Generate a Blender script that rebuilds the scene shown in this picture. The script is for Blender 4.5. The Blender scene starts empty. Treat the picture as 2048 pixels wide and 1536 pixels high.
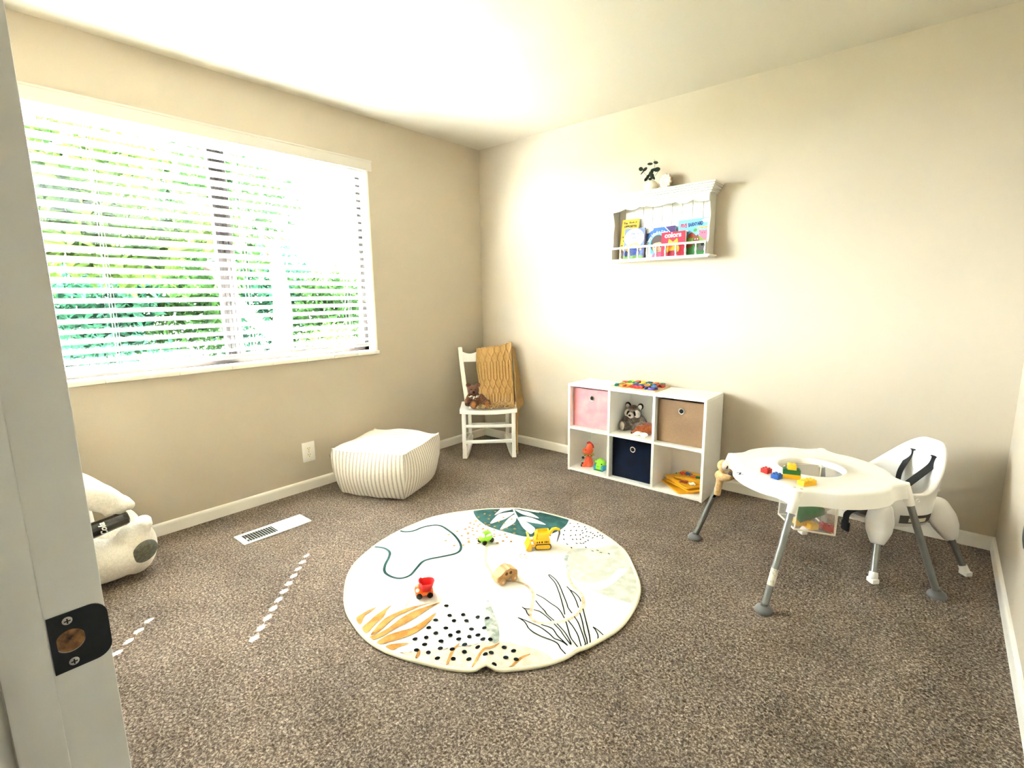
import bpy, bmesh, math, random
from mathutils import Vector, Matrix, Euler
PI = math.pi
R = math.radians
rnd = random.Random(7)
S = bpy.context.scene
C = bpy.context.scene.collection

# ------------------------------------------------------------------ camera, daylight, exposure
CAM = Vector((3.07832, -3.20605, 1.23474))
YAW, PITCH, ROLL, FPX = 0.708489, -0.171578, -0.0132037, 1002.387
cd = bpy.data.cameras.new('camera')
cam = bpy.data.objects.new('camera', cd)
C.objects.link(cam)
_f = Vector((-math.sin(YAW) * math.cos(PITCH), math.cos(YAW) * math.cos(PITCH), math.sin(PITCH)))
_r = Vector((math.cos(YAW), math.sin(YAW), 0))
_u = _r.cross(_f)
RR = math.cos(ROLL) * _r + math.sin(ROLL) * _u
UU = -math.sin(ROLL) * _r + math.cos(ROLL) * _u
FF = _f
m = Matrix((RR, UU, -FF)).transposed().to_4x4()
m.translation = CAM
cam.matrix_world = m
cd.sensor_fit = 'HORIZONTAL'
cd.sensor_width = 36.0
cd.lens = 36.0 * FPX / 2048.0
cd.clip_start = 0.02
S.camera = cam

S.view_settings.view_transform = 'Standard'
S.view_settings.look = 'None'
S.view_settings.gamma = 1.0
S.view_settings.use_curve_mapping = False
S.view_settings.exposure = 2.93
S.cycles.use_denoising = True
S.cycles.max_bounces = 14
S.cycles.diffuse_bounces = 9
S.cycles.transparent_max_bounces = 24
S.cycles.sample_clamp_indirect = 14.0
S.cycles.caustics_reflective = False
S.cycles.caustics_refractive = False

w = bpy.data.worlds.new('sky')
S.world = w
w.use_nodes = True
nt = w.node_tree
bg = nt.nodes['Background']
bg.inputs['Color'].default_value = (0.80, 0.90, 1.0, 1)
bg.inputs['Strength'].default_value = 26.0

sd = bpy.data.lights.new('sun', 'SUN')
sd.energy = 95.0
sd.angle = R(0.55)
sd.color = (0.985, 0.99, 1.0)
sun = bpy.data.objects.new('sun', sd)
C.objects.link(sun)
SUN = Vector((0.043, -0.0426, -0.048)).normalized()
sun.rotation_euler = SUN.to_track_quat('-Z', 'Y').to_euler()

pd = bpy.data.lights.new('window_portal', 'AREA')
pd.shape = 'RECTANGLE'
pd.size = 1.9
pd.size_y = 1.25
pd.cycles.is_portal = True
po = bpy.data.objects.new('window_portal', pd)
C.objects.link(po)
po.location = (-0.16, -2.04, 1.49)
po.rotation_euler = Vector((1, 0, 0)).to_track_quat('-Z', 'Y').to_euler()

hd = bpy.data.lights.new('hall_fill', 'AREA')  # added weak fill behind the camera; no lamp is known in the hall
hd.shape = 'DISK'
hd.size = 0.35
hd.energy = 0.6
hd.color = (1.0, 0.93, 0.82)
ho = bpy.data.objects.new('hall_fill', hd)
C.objects.link(ho)
ho.location = (2.7, -3.75, 2.38)

# ------------------------------------------------------------------ helpers
def ray(px, py):
    return FF + RR * ((px - 1024) / FPX) - UU * ((py - 768) / FPX)
def atz(px, py, z):
    d = ray(px, py); return CAM + d * ((z - CAM.z) / d.z)
def aty(px, py, y):
    d = ray(px, py); return CAM + d * ((y - CAM.y) / d.y)
def atx(px, py, x):
    d = ray(px, py); return CAM + d * ((x - CAM.x) / d.x)
def atp(px, py, P):
    """where the sight line meets the upright plane through P that faces the camera"""
    n = Vector((CAM.x - P[0], CAM.y - P[1], 0)); d = ray(px, py)
    return CAM + d * ((Vector(P) - CAM).dot(n) / d.dot(n))

def lin(h):
    h = h.lstrip('#')
    o = []
    for i in (0, 2, 4):
        c = int(h[i:i + 2], 16) / 255.0
        o.append(c / 12.92 if c <= 0.04045 else ((c + 0.055) / 1.055) ** 2.4)
    return (o[0], o[1], o[2], 1.0)

MATS = {}
def mat(name, col, rough=0.6, metal=0.0, spec=0.4, bump=0.0, bscale=200.0, bdetail=3.0, col2=None, cscale=30.0,
        cmin=0.4, cmax=0.6, sheen=0.0, sub=0.0, coat=0.0):
    if name in MATS:
        return MATS[name]
    m = bpy.data.materials.new(name); m.use_nodes = True
    n = m.node_tree.nodes; l = m.node_tree.links
    b = n['Principled BSDF']
    c = lin(col) if isinstance(col, str) else col
    b.inputs['Base Color'].default_value = c
    b.inputs['Roughness'].default_value = rough
    b.inputs['Metallic'].default_value = metal
    b.inputs['Specular IOR Level'].default_value = spec
    if sheen: b.inputs['Sheen Weight'].default_value = sheen
    if coat: b.inputs['Coat Weight'].default_value = coat
    tc = n.new('ShaderNodeTexCoord')
    if col2 is not None:
        t = n.new('ShaderNodeTexNoise'); t.inputs['Scale'].default_value = cscale; t.inputs['Detail'].default_value = 4
        l.new(tc.outputs['Object'], t.inputs['Vector'])
        r = n.new('ShaderNodeValToRGB')
        r.color_ramp.elements[0].position = cmin; r.color_ramp.elements[1].position = cmax
        r.color_ramp.elements[0].color = c
        r.color_ramp.elements[1].color = lin(col2) if isinstance(col2, str) else col2
        l.new(t.outputs['Fac'], r.inputs['Fac']); l.new(r.outputs['Color'], b.inputs['Base Color'])
    if bump:
        t = n.new('ShaderNodeTexNoise'); t.inputs['Scale'].default_value = bscale; t.inputs['Detail'].default_value = bdetail
        l.new(tc.outputs['Object'], t.inputs['Vector'])
        bp = n.new('ShaderNodeBump'); bp.inputs['Strength'].default_value = bump; bp.inputs['Distance'].default_value = 0.004
        l.new(t.outputs['Fac'], bp.inputs['Height']); l.new(bp.outputs['Normal'], b.inputs['Normal'])
    MATS[name] = m
    return m

def link(o, parent=None):
    C.objects.link(o)
    if parent is not None:
        o.parent = parent
    return o

def tag(o, label=None, cat=None, group=None, kind=None):
    if label: o['label'] = label
    if cat: o['category'] = cat
    if group: o['group'] = group
    if kind: o['kind'] = kind
    return o

def empty(name, loc, label=None, cat=None, group=None, mtx=None):
    o = bpy.data.objects.new(name, None)
    o.empty_display_size = 0.05
    C.objects.link(o)
    if mtx is not None:
        o.matrix_world = mtx
    else:
        o.location = loc
    return tag(o, label, cat, group)

def frame(O, X, Y=None):
    X = Vector(X).normalized(); Z = Vector((0, 0, 1))
    Y = Z.cross(X) if Y is None else Vector(Y).normalized()
    Z = X.cross(Y)
    m = Matrix((X, Y, Z)).transposed().to_4x4(); m.translation = Vector(O)
    return m

def build(name, bm, mats, parent=None, smooth=True, angle=38, loc=None, mtx=None, mods=None):
    bmesh.ops.recalc_face_normals(bm, faces=bm.faces)
    me = bpy.data.meshes.new(name)
    bm.to_mesh(me); bm.free()
    if not isinstance(mats, (list, tuple)): mats = [mats]
    for q in mats: me.materials.append(q)
    if smooth and len(me.polygons):
        me.polygons.foreach_set('use_smooth', [True] * len(me.polygons))
        me.set_sharp_from_angle(angle=R(angle))
    o = bpy.data.objects.new(name, me)
    link(o, parent)
    if mtx is not None: o.matrix_world = mtx
    if loc is not None: o.location = loc
    if mods:
        for kind, kw in mods:
            md = o.modifiers.new(kind.lower(), kind)
            for k, v in kw.items(): setattr(md, k, v)
        dg = bpy.context.evaluated_depsgraph_get()
        me2 = bpy.data.meshes.new_from_object(o.evaluated_get(dg))
        o.modifiers.clear(); o.data = me2; me2.name = name
        if not me2.materials:
            for q in mats: me2.materials.append(q)
        me2.polygons.foreach_set('use_smooth', [True] * len(me2.polygons))
    return o

def B(): return bmesh.new()

def _merge(bm, b2, M=None, mi=0):
    if M is not None: bmesh.ops.transform(b2, matrix=M, verts=b2.verts)
    for f in b2.faces: f.material_index = mi
    t = bpy.data.meshes.new('t'); b2.to_mesh(t); b2.free(); bm.from_mesh(t); bpy.data.meshes.remove(t)

def box(bm, x0, x1, y0, y1, z0, z1, mi=0, bev=0.0, seg=2, M=None):
    b2 = bmesh.new()
    bmesh.ops.create_cube(b2, size=1.0)
    for v in b2.verts:
        v.co = Vector(((x0 + x1) / 2 + v.co.x * (x1 - x0), (y0 + y1) / 2 + v.co.y * (y1 - y0), (z0 + z1) / 2 + v.co.z * (z1 - z0)))
    if bev: bmesh.ops.bevel(b2, geom=b2.edges[:], offset=bev, segments=seg, profile=0.5, affect='EDGES')
    _merge(bm, b2, M, mi)

def tube(bm, pts, rad, seg=12, mi=0, caps=True, M=None, flat=1.0):
    pts = [Vector(p) for p in pts]
    if not isinstance(rad, (list, tuple)): rad = [rad] * len(pts)
    rings = []
    up = None
    for i, p in enumerate(pts):
        a = pts[max(0, i - 1)]; b = pts[min(len(pts) - 1, i + 1)]
        t = (b - a)
        t = t.normalized() if t.length > 1e-9 else Vector((0, 0, 1))
        if up is None:
            up = Vector((0, 0, 1)) if abs(t.z) < 0.9 else Vector((1, 0, 0))
        n = (up - t * up.dot(t)).normalized(); bi = t.cross(n); up = n
        rings.append([p + (n * math.cos(2 * PI * k / seg) * flat + bi * math.sin(2 * PI * k / seg)) * rad[i] for k in range(seg)])
    loft(bm, rings, mi, caps, M)

def loft(bm, rings, mi=0, caps=True, M=None, closed=True):
    vs = []
    for r in rings:
        vs.append([bm.verts.new(M @ Vector(p) if M is not None else Vector(p)) for p in r])
    n = len(vs[0])
    for i in range(len(vs) - 1):
        for k in range(n if closed else n - 1):
            f = bm.faces.new((vs[i][k], vs[i][(k + 1) % n], vs[i + 1][(k + 1) % n], vs[i + 1][k])); f.material_index = mi
    if caps and closed:
        f = bm.faces.new(vs[0][::-1]); f.material_index = mi
        f = bm.faces.new(vs[-1]); f.material_index = mi
    return vs

def lathe(bm, prof, seg=20, mi=0, M=None, caps=True):
    rings = [[Vector((r * math.cos(2 * PI * k / seg), r * math.sin(2 * PI * k / seg), z)) for k in range(seg)] for r, z in prof]
    loft(bm, rings, mi, caps, M)

def ell(bm, c, r, mi=0, u=20, v=12, rot=None, M=None):
    b2 = bmesh.new()
    bmesh.ops.create_uvsphere(b2, u_segments=u, v_segments=v, radius=1.0)
    if not isinstance(r, (list, tuple)): r = (r, r, r)
    mm = Matrix.Translation(Vector(c)) @ (Euler(rot).to_matrix().to_4x4() if rot is not None else Matrix.Identity(4)) @ Matrix.Diagonal((r[0], r[1], r[2], 1))
    if M is not None: mm = M @ mm
    _merge(bm, b2, mm, mi)

def prism(bm, poly, h0, h1, fn=None, mi=0, M=None):
    """poly in 2D, raised from h0 to h1; fn maps (a, b, h) to a point"""
    fn = fn or (lambda a, b, h: (a, b, h))
    g = lambda p: M @ Vector(p) if M is not None else Vector(p)
    lo = [bm.verts.new(g(fn(a, b, h0))) for a, b in poly]
    hi = [bm.verts.new(g(fn(a, b, h1))) for a, b in poly]
    n = len(poly)
    fs = [bm.faces.new(lo[::-1]), bm.faces.new(hi)]
    for k in range(n):
        fs.append(bm.faces.new((lo[k], lo[(k + 1) % n], hi[(k + 1) % n], hi[k])))
    for f in fs: f.material_index = mi
    return fs

def flat(bm, pts, mi=0):
    f = bm.faces.new([bm.verts.new(Vector(p)) for p in pts]); f.material_index = mi
    return f

def spline(pts, n=8, closed=False):
    """Catmull-Rom through pts"""
    P = [Vector(p) for p in pts]; out = []
    N = len(P)
    rng = range(N if closed else N - 1)
    for i in rng:
        if closed:
            a, b, c, d = P[(i - 1) % N], P[i], P[(i + 1) % N], P[(i + 2) % N]
        else:
            a, b, c, d = P[max(i - 1, 0)], P[i], P[i + 1], P[min(i + 2, N - 1)]
        for k in range(n):
            t = k / n
            out.append(0.5 * ((2 * b) + (c - a) * t + (2 * a - 5 * b + 4 * c - d) * t * t + (3 * b - a - 3 * c + d) * t ** 3))
    if not closed: out.append(P[-1])
    return out

def text_into(bm, s, size, fn, mi=0, bold=0.0, extrude=0.0, align='CENTER', shear=0.0, space=1.0):
    cu = bpy.data.curves.new('t', 'FONT'); cu.body = s; cu.size = size; cu.offset = bold; cu.align_x = align
    cu.extrude = extrude; cu.shear = shear; cu.resolution_u = 4; cu.space_character = space
    o = bpy.data.objects.new('t', cu); C.objects.link(o)
    dg = bpy.context.evaluated_depsgraph_get()
    me = bpy.data.meshes.new_from_object(o.evaluated_get(dg))
    C.objects.unlink(o); bpy.data.objects.remove(o); bpy.data.curves.remove(cu)
    for v in me.vertices: v.co = Vector(fn(v.co.x, v.co.y, v.co.z))
    n0 = len(bm.faces)
    bm.from_mesh(me); bpy.data.meshes.remove(me)
    bm.faces.ensure_lookup_table()
    for i in range(n0, len(bm.faces)): bm.faces[i].material_index = mi

def copy_tree(o, parent=None):
    c = o.copy(); C.objects.link(c)
    if parent is not None: c.parent = parent
    for ch in list(o.children): copy_tree(ch, c)
    return c

def blob(name, parts, m, parent=None, voxel=0.006, smooth=6, mtx=None):
    """soft toys: rounded masses fused into one continuous skin"""
    b = B()
    for p in parts: p(b)
    return build(name, b, m, parent, mtx=mtx, mods=[('REMESH', dict(mode='VOXEL', voxel_size=voxel)), ('SMOOTH', dict(factor=0.5, iterations=smooth))])
# ------------------------------------------------------------------ room surfaces
H, W, YF = 2.44, 3.376, -3.12
WALLC = '#bfb4a1'
m_wall = mat('wall_paint', WALLC, 0.75, spec=0.25, bump=0.10, bscale=130, bdetail=2)
m_ceil = mat('ceiling_paint', '#c9c2b2', 0.85, spec=0.2, bump=0.22, bscale=95, bdetail=3)
m_trim = mat('trim_paint', '#eeeae0', 0.42, spec=0.4, bump=0.03, bscale=60)
m_jamb = mat('jamb_paint', '#c2bfb8', 0.45, spec=0.4, bump=0.08, bscale=30, bdetail=5)
m_blind = mat('blind_white', '#f3f3f1', 0.45, spec=0.4)
m_brown = mat('bronze_frame', '#251e19', 0.5, spec=0.3)
m_black = mat('black_metal', '#060606', 0.45, spec=0.25)
m_white = mat('white_plastic', '#f2f0ec', 0.35, spec=0.45)

def carpet():
    m = bpy.data.materials.new('carpet'); m.use_nodes = True
    n = m.node_tree.nodes; l = m.node_tree.links; b = n['Principled BSDF']
    b.inputs['Roughness'].default_value = 0.95; b.inputs['Specular IOR Level'].default_value = 0.08
    tc = n.new('ShaderNodeTexCoord')
    t = n.new('ShaderNodeTexNoise'); t.inputs['Scale'].default_value = 135; t.inputs['Detail'].default_value = 4; t.inputs['Distortion'].default_value = 0.8
    t.inputs['Roughness'].default_value = 0.65
    l.new(tc.outputs['Object'], t.inputs['Vector'])
    r = n.new('ShaderNodeValToRGB')
    e = r.color_ramp.elements
    e[0].position = 0.34; e[0].color = lin('#40362d')
    e[1].position = 0.68; e[1].color = lin('#bfae9a')
    k = e.new(0.5); k.color = lin('#716459')
    l.new(t.outputs['Fac'], r.inputs['Fac'])
    t2 = n.new('ShaderNodeTexNoise'); t2.inputs['Scale'].default_value = 3.2; t2.inputs['Detail'].default_value = 3
    l.new(tc.outputs['Object'], t2.inputs['Vector'])
    mr = n.new('ShaderNodeMapRange'); mr.inputs['From Min'].default_value = 0.35; mr.inputs['From Max'].default_value = 0.65
    mr.inputs['To Min'].default_value = 0.86; mr.inputs['To Max'].default_value = 1.12
    l.new(t2.outputs['Fac'], mr.inputs['Value'])
    mx = n.new('ShaderNodeMix'); mx.data_type = 'RGBA'; mx.blend_type = 'MULTIPLY'; mx.inputs['Factor'].default_value = 1.0
    l.new(r.outputs['Color'], mx.inputs[6]); l.new(mr.outputs['Result'], mx.inputs[7])
    l.new(mx.outputs[2], b.inputs['Base Color'])
    bp = n.new('ShaderNodeBump'); bp.inputs['Strength'].default_value = 0.9; bp.inputs['Distance'].default_value = 0.008
    l.new(t.outputs['Fac'], bp.inputs['Height']); l.new(bp.outputs['Normal'], b.inputs['Normal'])
    return m
m_carpet = carpet()

def struct(name, bm, m, parent=None, smooth=False):
    o = build(name, bm, m, parent, smooth=smooth)
    if parent is None: o['kind'] = 'structure'
    return o

b = B(); box(b, -0.02, W + 0.02, -4.6, 0.02, -0.12, 0.0); struct('floor', b, m_carpet)
b = B(); box(b, -0.16, W + 0.12, -4.6, 0.12, H, H + 0.1); struct('ceiling', b, m_ceil)
b = B(); box(b, 0, W, 0, 0.12, 0, H); struct('wall_back', b, m_wall)
b = B(); box(b, W, W + 0.12, -3.12, 0.12, 0, H); struct('wall_right', b, m_wall)
# window wall with its opening
WY0, WY1, WZ0, WZ1 = -2.98, -1.098, 0.868, 2.125
b = B()
box(b, -0.16, 0, WY1, 0.12, 0, H); box(b, -0.16, 0, -3.24, WY0, 0, H)
box(b, -0.16, 0, WY0, WY1, 0, WZ0 - 0.02); box(b, -0.16, 0, WY0, WY1, WZ1, H)
struct('wall_left', b, m_wall)
# door wall
DX0, DX1, DZ = 2.44, 3.262, 2.07
b = B()
box(b, -0.16, DX0 - 0.02, YF - 0.11, YF - 0.014, 0, H); box(b, DX1 + 0.02, W + 0.12, YF - 0.11, YF - 0.014, 0, H)
box(b, DX0 - 0.02, DX1 + 0.02, YF - 0.11, YF - 0.014, DZ + 0.02, H)
struct('wall_front', b, m_wall)
# hall behind the doorway
b = B(); box(b, 1.5, W + 0.12, -4.7, -4.6, 0, H); struct('wall_hall', b, m_wall)
b = B(); box(b, 1.4, 1.5, -4.6, YF - 0.11, 0, H); struct('wall_hall_left', b, m_wall)
b = B(); box(b, W, W + 0.12, -4.6, YF - 0.11, 0, H); struct('wall_hall_right', b, m_wall)

# baseboards
def base(name, fn, L):
    pr = [(0, 0), (0.013, 0), (0.013, 0.052), (0.0115, 0.060), (0.007, 0.066), (0.0, 0.068)]
    b = B(); prism(b, pr, 0, L, fn); struct(name, b, m_trim)
base('baseboard_left', lambda a, z, h: (a, -h, z), 3.13)
base('baseboard_back', lambda a, z, h: (h, -a, z), W)
base('baseboard_right', lambda a, z, h: (W - a, -h, z), 3.13)
base('baseboard_front', lambda a, z, h: (h, YF - 0.014 + a, z), DX0 - 0.08)

# door frame: jamb, stop, casing, strike plate
dj = empty('trim_1', (0, 0, 0)); dj['kind'] = 'structure'
b = B()
y0, y1 = YF - 0.124, YF + 0.0
for (xa, xb) in ((DX0 - 0.02, DX0), (DX1, DX1 + 0.02)):
    box(b, xa, xb, y0, YF - 0.002, 0, DZ, bev=0.0015)
box(b, DX0 - 0.02, DX1 + 0.02, y0, YF - 0.002, DZ, DZ + 0.02)
build('jamb', b, m_jamb, dj)
b = B()
box(b, DX0, DX0 + 0.011, YF - 0.085, YF - 0.049, 0, DZ, bev=0.003); box(b, DX1 - 0.011, DX1, YF - 0.085, YF - 0.049, 0, DZ, bev=0.003)
box(b, DX0, DX1, YF - 0.085, YF - 0.049, DZ - 0.011, DZ, bev=0.003)
build('door_stop', b, m_jamb, dj)
b = B()
cp = [(0.0, 0.0), (0.0, 0.009), (0.004, 0.0125), (0.012, 0.0135), (0.045, 0.016), (0.058, 0.014), (0.058, 0.0)]
prism(b, cp, 0, DZ + 0.06, lambda a, d, h: (DX0 - 0.004 - a, YF - 0.014 + d, h))
prism(b, cp, 0, DZ + 0.06, lambda a, d, h: (DX1 + 0.004 + a, YF - 0.014 + d, h))
prism(b, cp, DX0 - 0.06, DX1 + 0.06, lambda a, d, h: (h, YF - 0.014 + d, DZ + 0.004 + a))
build('casing', b, m_jamb, dj)
# strike plate: flat plate, rounded lip bent towards the room, latch hole
SZ = 0.899
b = B()
def sp(y, z, h): return (DX0 + h, y, z)
out = []
ys0, ys1 = YF - 0.0475, YF - 0.001
for (yy, zz) in ((ys0, -0.0305), (ys1 - 0.014, -0.0305)): out.append((yy, zz))
for k in range(0, 9):
    a = -PI / 2 + PI / 2 * k / 8; out.append((ys1 - 0.014 + 0.014 * math.cos(a), -0.0165 + 0.014 * math.sin(a)))
for k in range(0, 9):
    a = PI / 2 * k / 8; out.append((ys1 - 0.014 + 0.014 * math.cos(a), 0.0165 + 0.014 * math.sin(a)))
out.append((ys0, 0.0305))
hole = []
hy, hz, hr = YF - 0.0325, 0.0, 0.0115
hole = [(hy + (hr + 0.0005) * max(-0.86, min(0.95, math.cos(a))), hz + 0.0125 * math.sin(a)) for a in [2 * PI * k / 28 for k in range(28)]]
def ringplate(bm, outer, inner, h0, h1, fn):
    tmp = bmesh.new()
    vo = [tmp.verts.new((p[0], p[1], 0)) for p in outer]; vi = [tmp.verts.new((p[0], p[1], 0)) for p in inner]
    es = [tmp.edges.new((vo[k], vo[(k + 1) % len(vo)])) for k in range(len(vo))] + [tmp.edges.new((vi[k], vi[(k + 1) % len(vi)])) for k in range(len(vi))]
    r = bmesh.ops.triangle_fill(tmp, edges=es, use_beauty=True)
    faces = [[(v.co.x, v.co.y) for v in f.verts] for f in tmp.faces]
    tmp.free()
    for h in (h0, h1):
        for f in faces: flat(bm, [fn(p[0], p[1], h) for p in f])
    for loop in (outer, inner):
        for k in range(len(loop)):
            p, q = loop[k], loop[(k + 1) % len(loop)]
            flat(bm, [fn(p[0], p[1], h0), fn(q[0], q[1], h0), fn(q[0], q[1], h1), fn(p[0], p[1], h1)])
    bmesh.ops.remove_doubles(bm, verts=bm.verts, dist=1e-6)
ringplate(b, out, hole, 0.0002, 0.0022, lambda y, z, h: sp(y, SZ + z, h))
plate = build('strike_plate', b, m_black, dj, angle=30); plate['label'] = 'black strike plate with rounded lip'
b = B()
lathe(b, [(0.0001, 0), (0.0118, 0)], 24, caps=False, M=Matrix.Translation((DX0 + 0.0003, hy, SZ)) @ Matrix.Rotation(PI / 2, 4, 'Y'))
build('latch_bore', b, mat('bored_wood', '#8a6238', 0.8, col2='#2a180b', cscale=90, cmin=0.42, cmax=0.7), plate)
m_steel = mat('worn_steel', '#9c968a', 0.4, metal=0.7)
for sgn in (-1, 1):
    b = B(); M = Matrix.Translation((DX0 + 0.0020, YF - 0.0325, SZ + sgn * 0.0225)) @ Matrix.Rotation(PI / 2, 4, 'Y')
    lathe(b, [(0.0042, 0), (0.0041, 0.0006), (0.0028, 0.0012)], 16, M=M)
    box(b, -0.0026, 0.0026, -0.0006, 0.0006, 0.0011, 0.0014, mi=1, M=M); box(b, -0.0006, 0.0006, -0.0026, 0.0026, 0.0011, 0.0014, mi=1, M=M)
    build('screw', b, [m_steel, m_black], plate)

# the open door on the right with its knob
d1 = empty('door_1', (DX1 + 0.004, YF + 0.004, 0)); d1.rotation_euler.z = R(-1.08); d1['kind'] = 'structure'
b = B(); box(b, -0.036, 0.0, 0.0, 0.80, 0.012, 2.05, bev=0.002)
for zz in ((0.15, 0.75), (1.05, 1.9)):
    box(b, -0.0385, -0.036, 0.12, 0.68, zz[0], zz[1], bev=0.002)
build('door_panel', b, m_trim, d1)
b = B(); M = Matrix.Translation((-0.036, 0.742, 0.944)) @ Matrix.Rotation(-PI / 2, 4, 'Y')
lathe(b, [(0.031, 0), (0.031, 0.004), (0.027, 0.009), (0.012, 0.012), (0.011, 0.028), (0.016, 0.033), (0.022, 0.036), (0.026, 0.040), (0.0275, 0.045), (0.028, 0.050), (0.027, 0.055), (0.024, 0.060), (0.018, 0.0635), (0.010, 0.065), (0.001, 0.0655)], 40, M=M)
build('door_knob', b, m_black, d1)

# ------------------------------------------------------------------ window: frame, panes, sill, blind
win = empty('window_1', (0, 0, 0)); win['kind'] = 'structure'
b = B()
xa, xb = -0.135, -0.085
for (ya, yb, za, zb) in ((WY0, WY0 + 0.045, WZ0, WZ1), (WY1 - 0.045, WY1, WZ0, WZ1), (WY0, WY1, WZ0, WZ0 + 0.05), (WY0, WY1, WZ1 - 0.045, WZ1)):
    box(b, xa, xb, ya, yb, za, zb, bev=0.002)
fr = build('window_frame', b, m_brown, win)
b = B()
ym = -2.02
box(b, xa + 0.01, xb + 0.008, ym - 0.045, ym + 0.045, WZ0 + 0.05, WZ1 - 0.045, bev=0.004)
for k in (-0.022, 0.0, 0.022): box(b, xb + 0.008, xb + 0.012, ym + k - 0.003, ym + k + 0.003, WZ0 + 0.05, WZ1 - 0.045)
build('mullion', b, m_brown, win)
gl = bpy.data.materials.new('window_glass'); gl.use_nodes = True
n = gl.node_tree.nodes; l = gl.node_tree.links; n.clear()
o_ = n.new('ShaderNodeOutputMaterial'); mx = n.new('ShaderNodeMixShader'); tr = n.new('ShaderNodeBsdfTransparent'); gg = n.new('ShaderNodeBsdfGlossy')
tr.inputs['Color'].default_value = (0.95, 0.97, 0.96, 1); gg.inputs['Roughness'].default_value = 0.02; mx.inputs['Fac'].default_value = 0.018
l.new(tr.outputs[0], mx.inputs[1]); l.new(gg.outputs[0], mx.inputs[2]); l.new(mx.outputs[0], o_.inputs[0])
for (ya, yb) in ((WY0 + 0.03, ym - 0.03), (ym + 0.03, WY1 - 0.03)):
    b = B(); flat(b, [(-0.112, ya, WZ0 + 0.03), (-0.112, yb, WZ0 + 0.03), (-0.112, yb, WZ1 - 0.03), (-0.112, ya, WZ1 - 0.03)])
    build('window_pane', b, gl, win, smooth=False)
# tiled sill and painted reveals
b = B(); yy = WY0
cuts = [WY0, -2.75, -2.53, -2.31, -2.09, -1.87, -1.65, -1.43, -1.25, WY1]
cuts = [WY0, -2.665, -2.35, -2.09, -1.855, -1.64, -1.45, -1.27, WY1 + 0.004]
for k in range(len(cuts) - 1):
    box(b, -0.09, 0.022, cuts[k] + 0.0006, cuts[k + 1] - 0.0006, WZ0 - 0.02, WZ0 + 0.004, bev=0.003)
build('window_sill', b, mat('sill_tile', '#f1ede2', 0.3, spec=0.5), win)
b = B()
box(b, -0.16, 0.002, WY1 - 0.012, WY1 + 0.001, WZ0, WZ1); box(b, -0.16, 0.002, WY0 - 0.001, WY0 + 0.012, WZ0, WZ1); box(b, -0.16, 0.002, WY0, WY1, WZ1 - 0.012, WZ1 + 0.001)
build('reveal', b, m_trim, win)

LAD = [-1.289, -1.937, -2.585]
PITCHZ = 0.0482; TILT = R(24); SW = 0.0505
BX = -0.034
bl = empty('window_blind', (BX, -2.04, 0.0), 'white horizontal slat blind hanging in the window with its slats tilted open', 'blind')
b = B(); box(b, 0.036, 0.054, -0.94, 0.965, 2.088, 2.157, bev=0.002); box(b, 0.036, 0.0575, -0.94, 0.968, 2.147, 2.158, bev=0.002)
build('valance', b, mat('valance_white', '#cbc6bc', 0.5, spec=0.3), bl)
b = B(); box(b, -0.03, 0.03, -0.925, 0.926, 2.075, 2.115, bev=0.002)
build('headrail', b, m_blind, bl)
SY0, SY1 = -0.922, 0.922
HY = [y + 2.04 for y in LAD]
def slat_bm():
    b = B(); n = 8
    ys = [SY0]
    for h in sorted(HY): ys += [h - 0.0105, h + 0.0105]
    ys += [SY1]
    hole_iv = set()
    for i in range(len(ys) - 1):
        if any(abs((ys[i] + ys[i + 1]) / 2 - h) < 1e-4 for h in HY): hole_iv.add(i)
    us = [-SW / 2, -SW / 4, -0.0036, 0.0036, SW / 4, SW / 2]
    def P(u, y, t):
        c = 0.0016 * (1 - (2 * u / SW) ** 2) + t
        return Vector((u * math.cos(TILT) - c * math.sin(TILT), y, u * math.sin(TILT) + c * math.cos(TILT)))
    top = {}; bot = {}
    for i, y in enumerate(ys):
        for j, u in enumerate(us):
            top[i, j] = b.verts.new(P(u, y, 0.0014)); bot[i, j] = b.verts.new(P(u, y, -0.0014))
    for i in range(len(ys) - 1):
        for j in range(len(us) - 1):
            if i in hole_iv and j == 2:
                for (p, q) in (((i, j), (i + 1, j)), ((i, j + 1), (i + 1, j + 1)), ((i, j), (i, j + 1)), ((i + 1, j), (i + 1, j + 1))):
                    b.faces.new((top[p], top[q], bot[q], bot[p]))
                continue
            b.faces.new((top[i, j], top[i + 1, j], top[i + 1, j + 1], top[i, j + 1]))
            b.faces.new((bot[i, j], bot[i, j + 1], bot[i + 1, j + 1], bot[i + 1, j]))
    for i in range(len(ys) - 1):
        for j in (0, len(us) - 1): b.faces.new((top[i, j], top[i + 1, j], bot[i + 1, j], bot[i, j]))
    for j in range(len(us) - 1):
        for i in (0, len(ys) - 1): b.faces.new((top[i, j], top[i, j + 1], bot[i, j + 1], bot[i, j]))
    return b
s0 = build('slat', slat_bm(), m_blind, bl, angle=50)
NS = 24
for k in range(NS):
    s = s0 if k == 0 else link(s0.copy(), bl)
    s.location = (0, 0, 0.955 + PITCHZ * k)
b = B(); box(b, -0.025, 0.025, SY0, SY1, 0.905, 0.926, bev=0.004)
build('bottom_rail', b, m_blind, bl)
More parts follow.
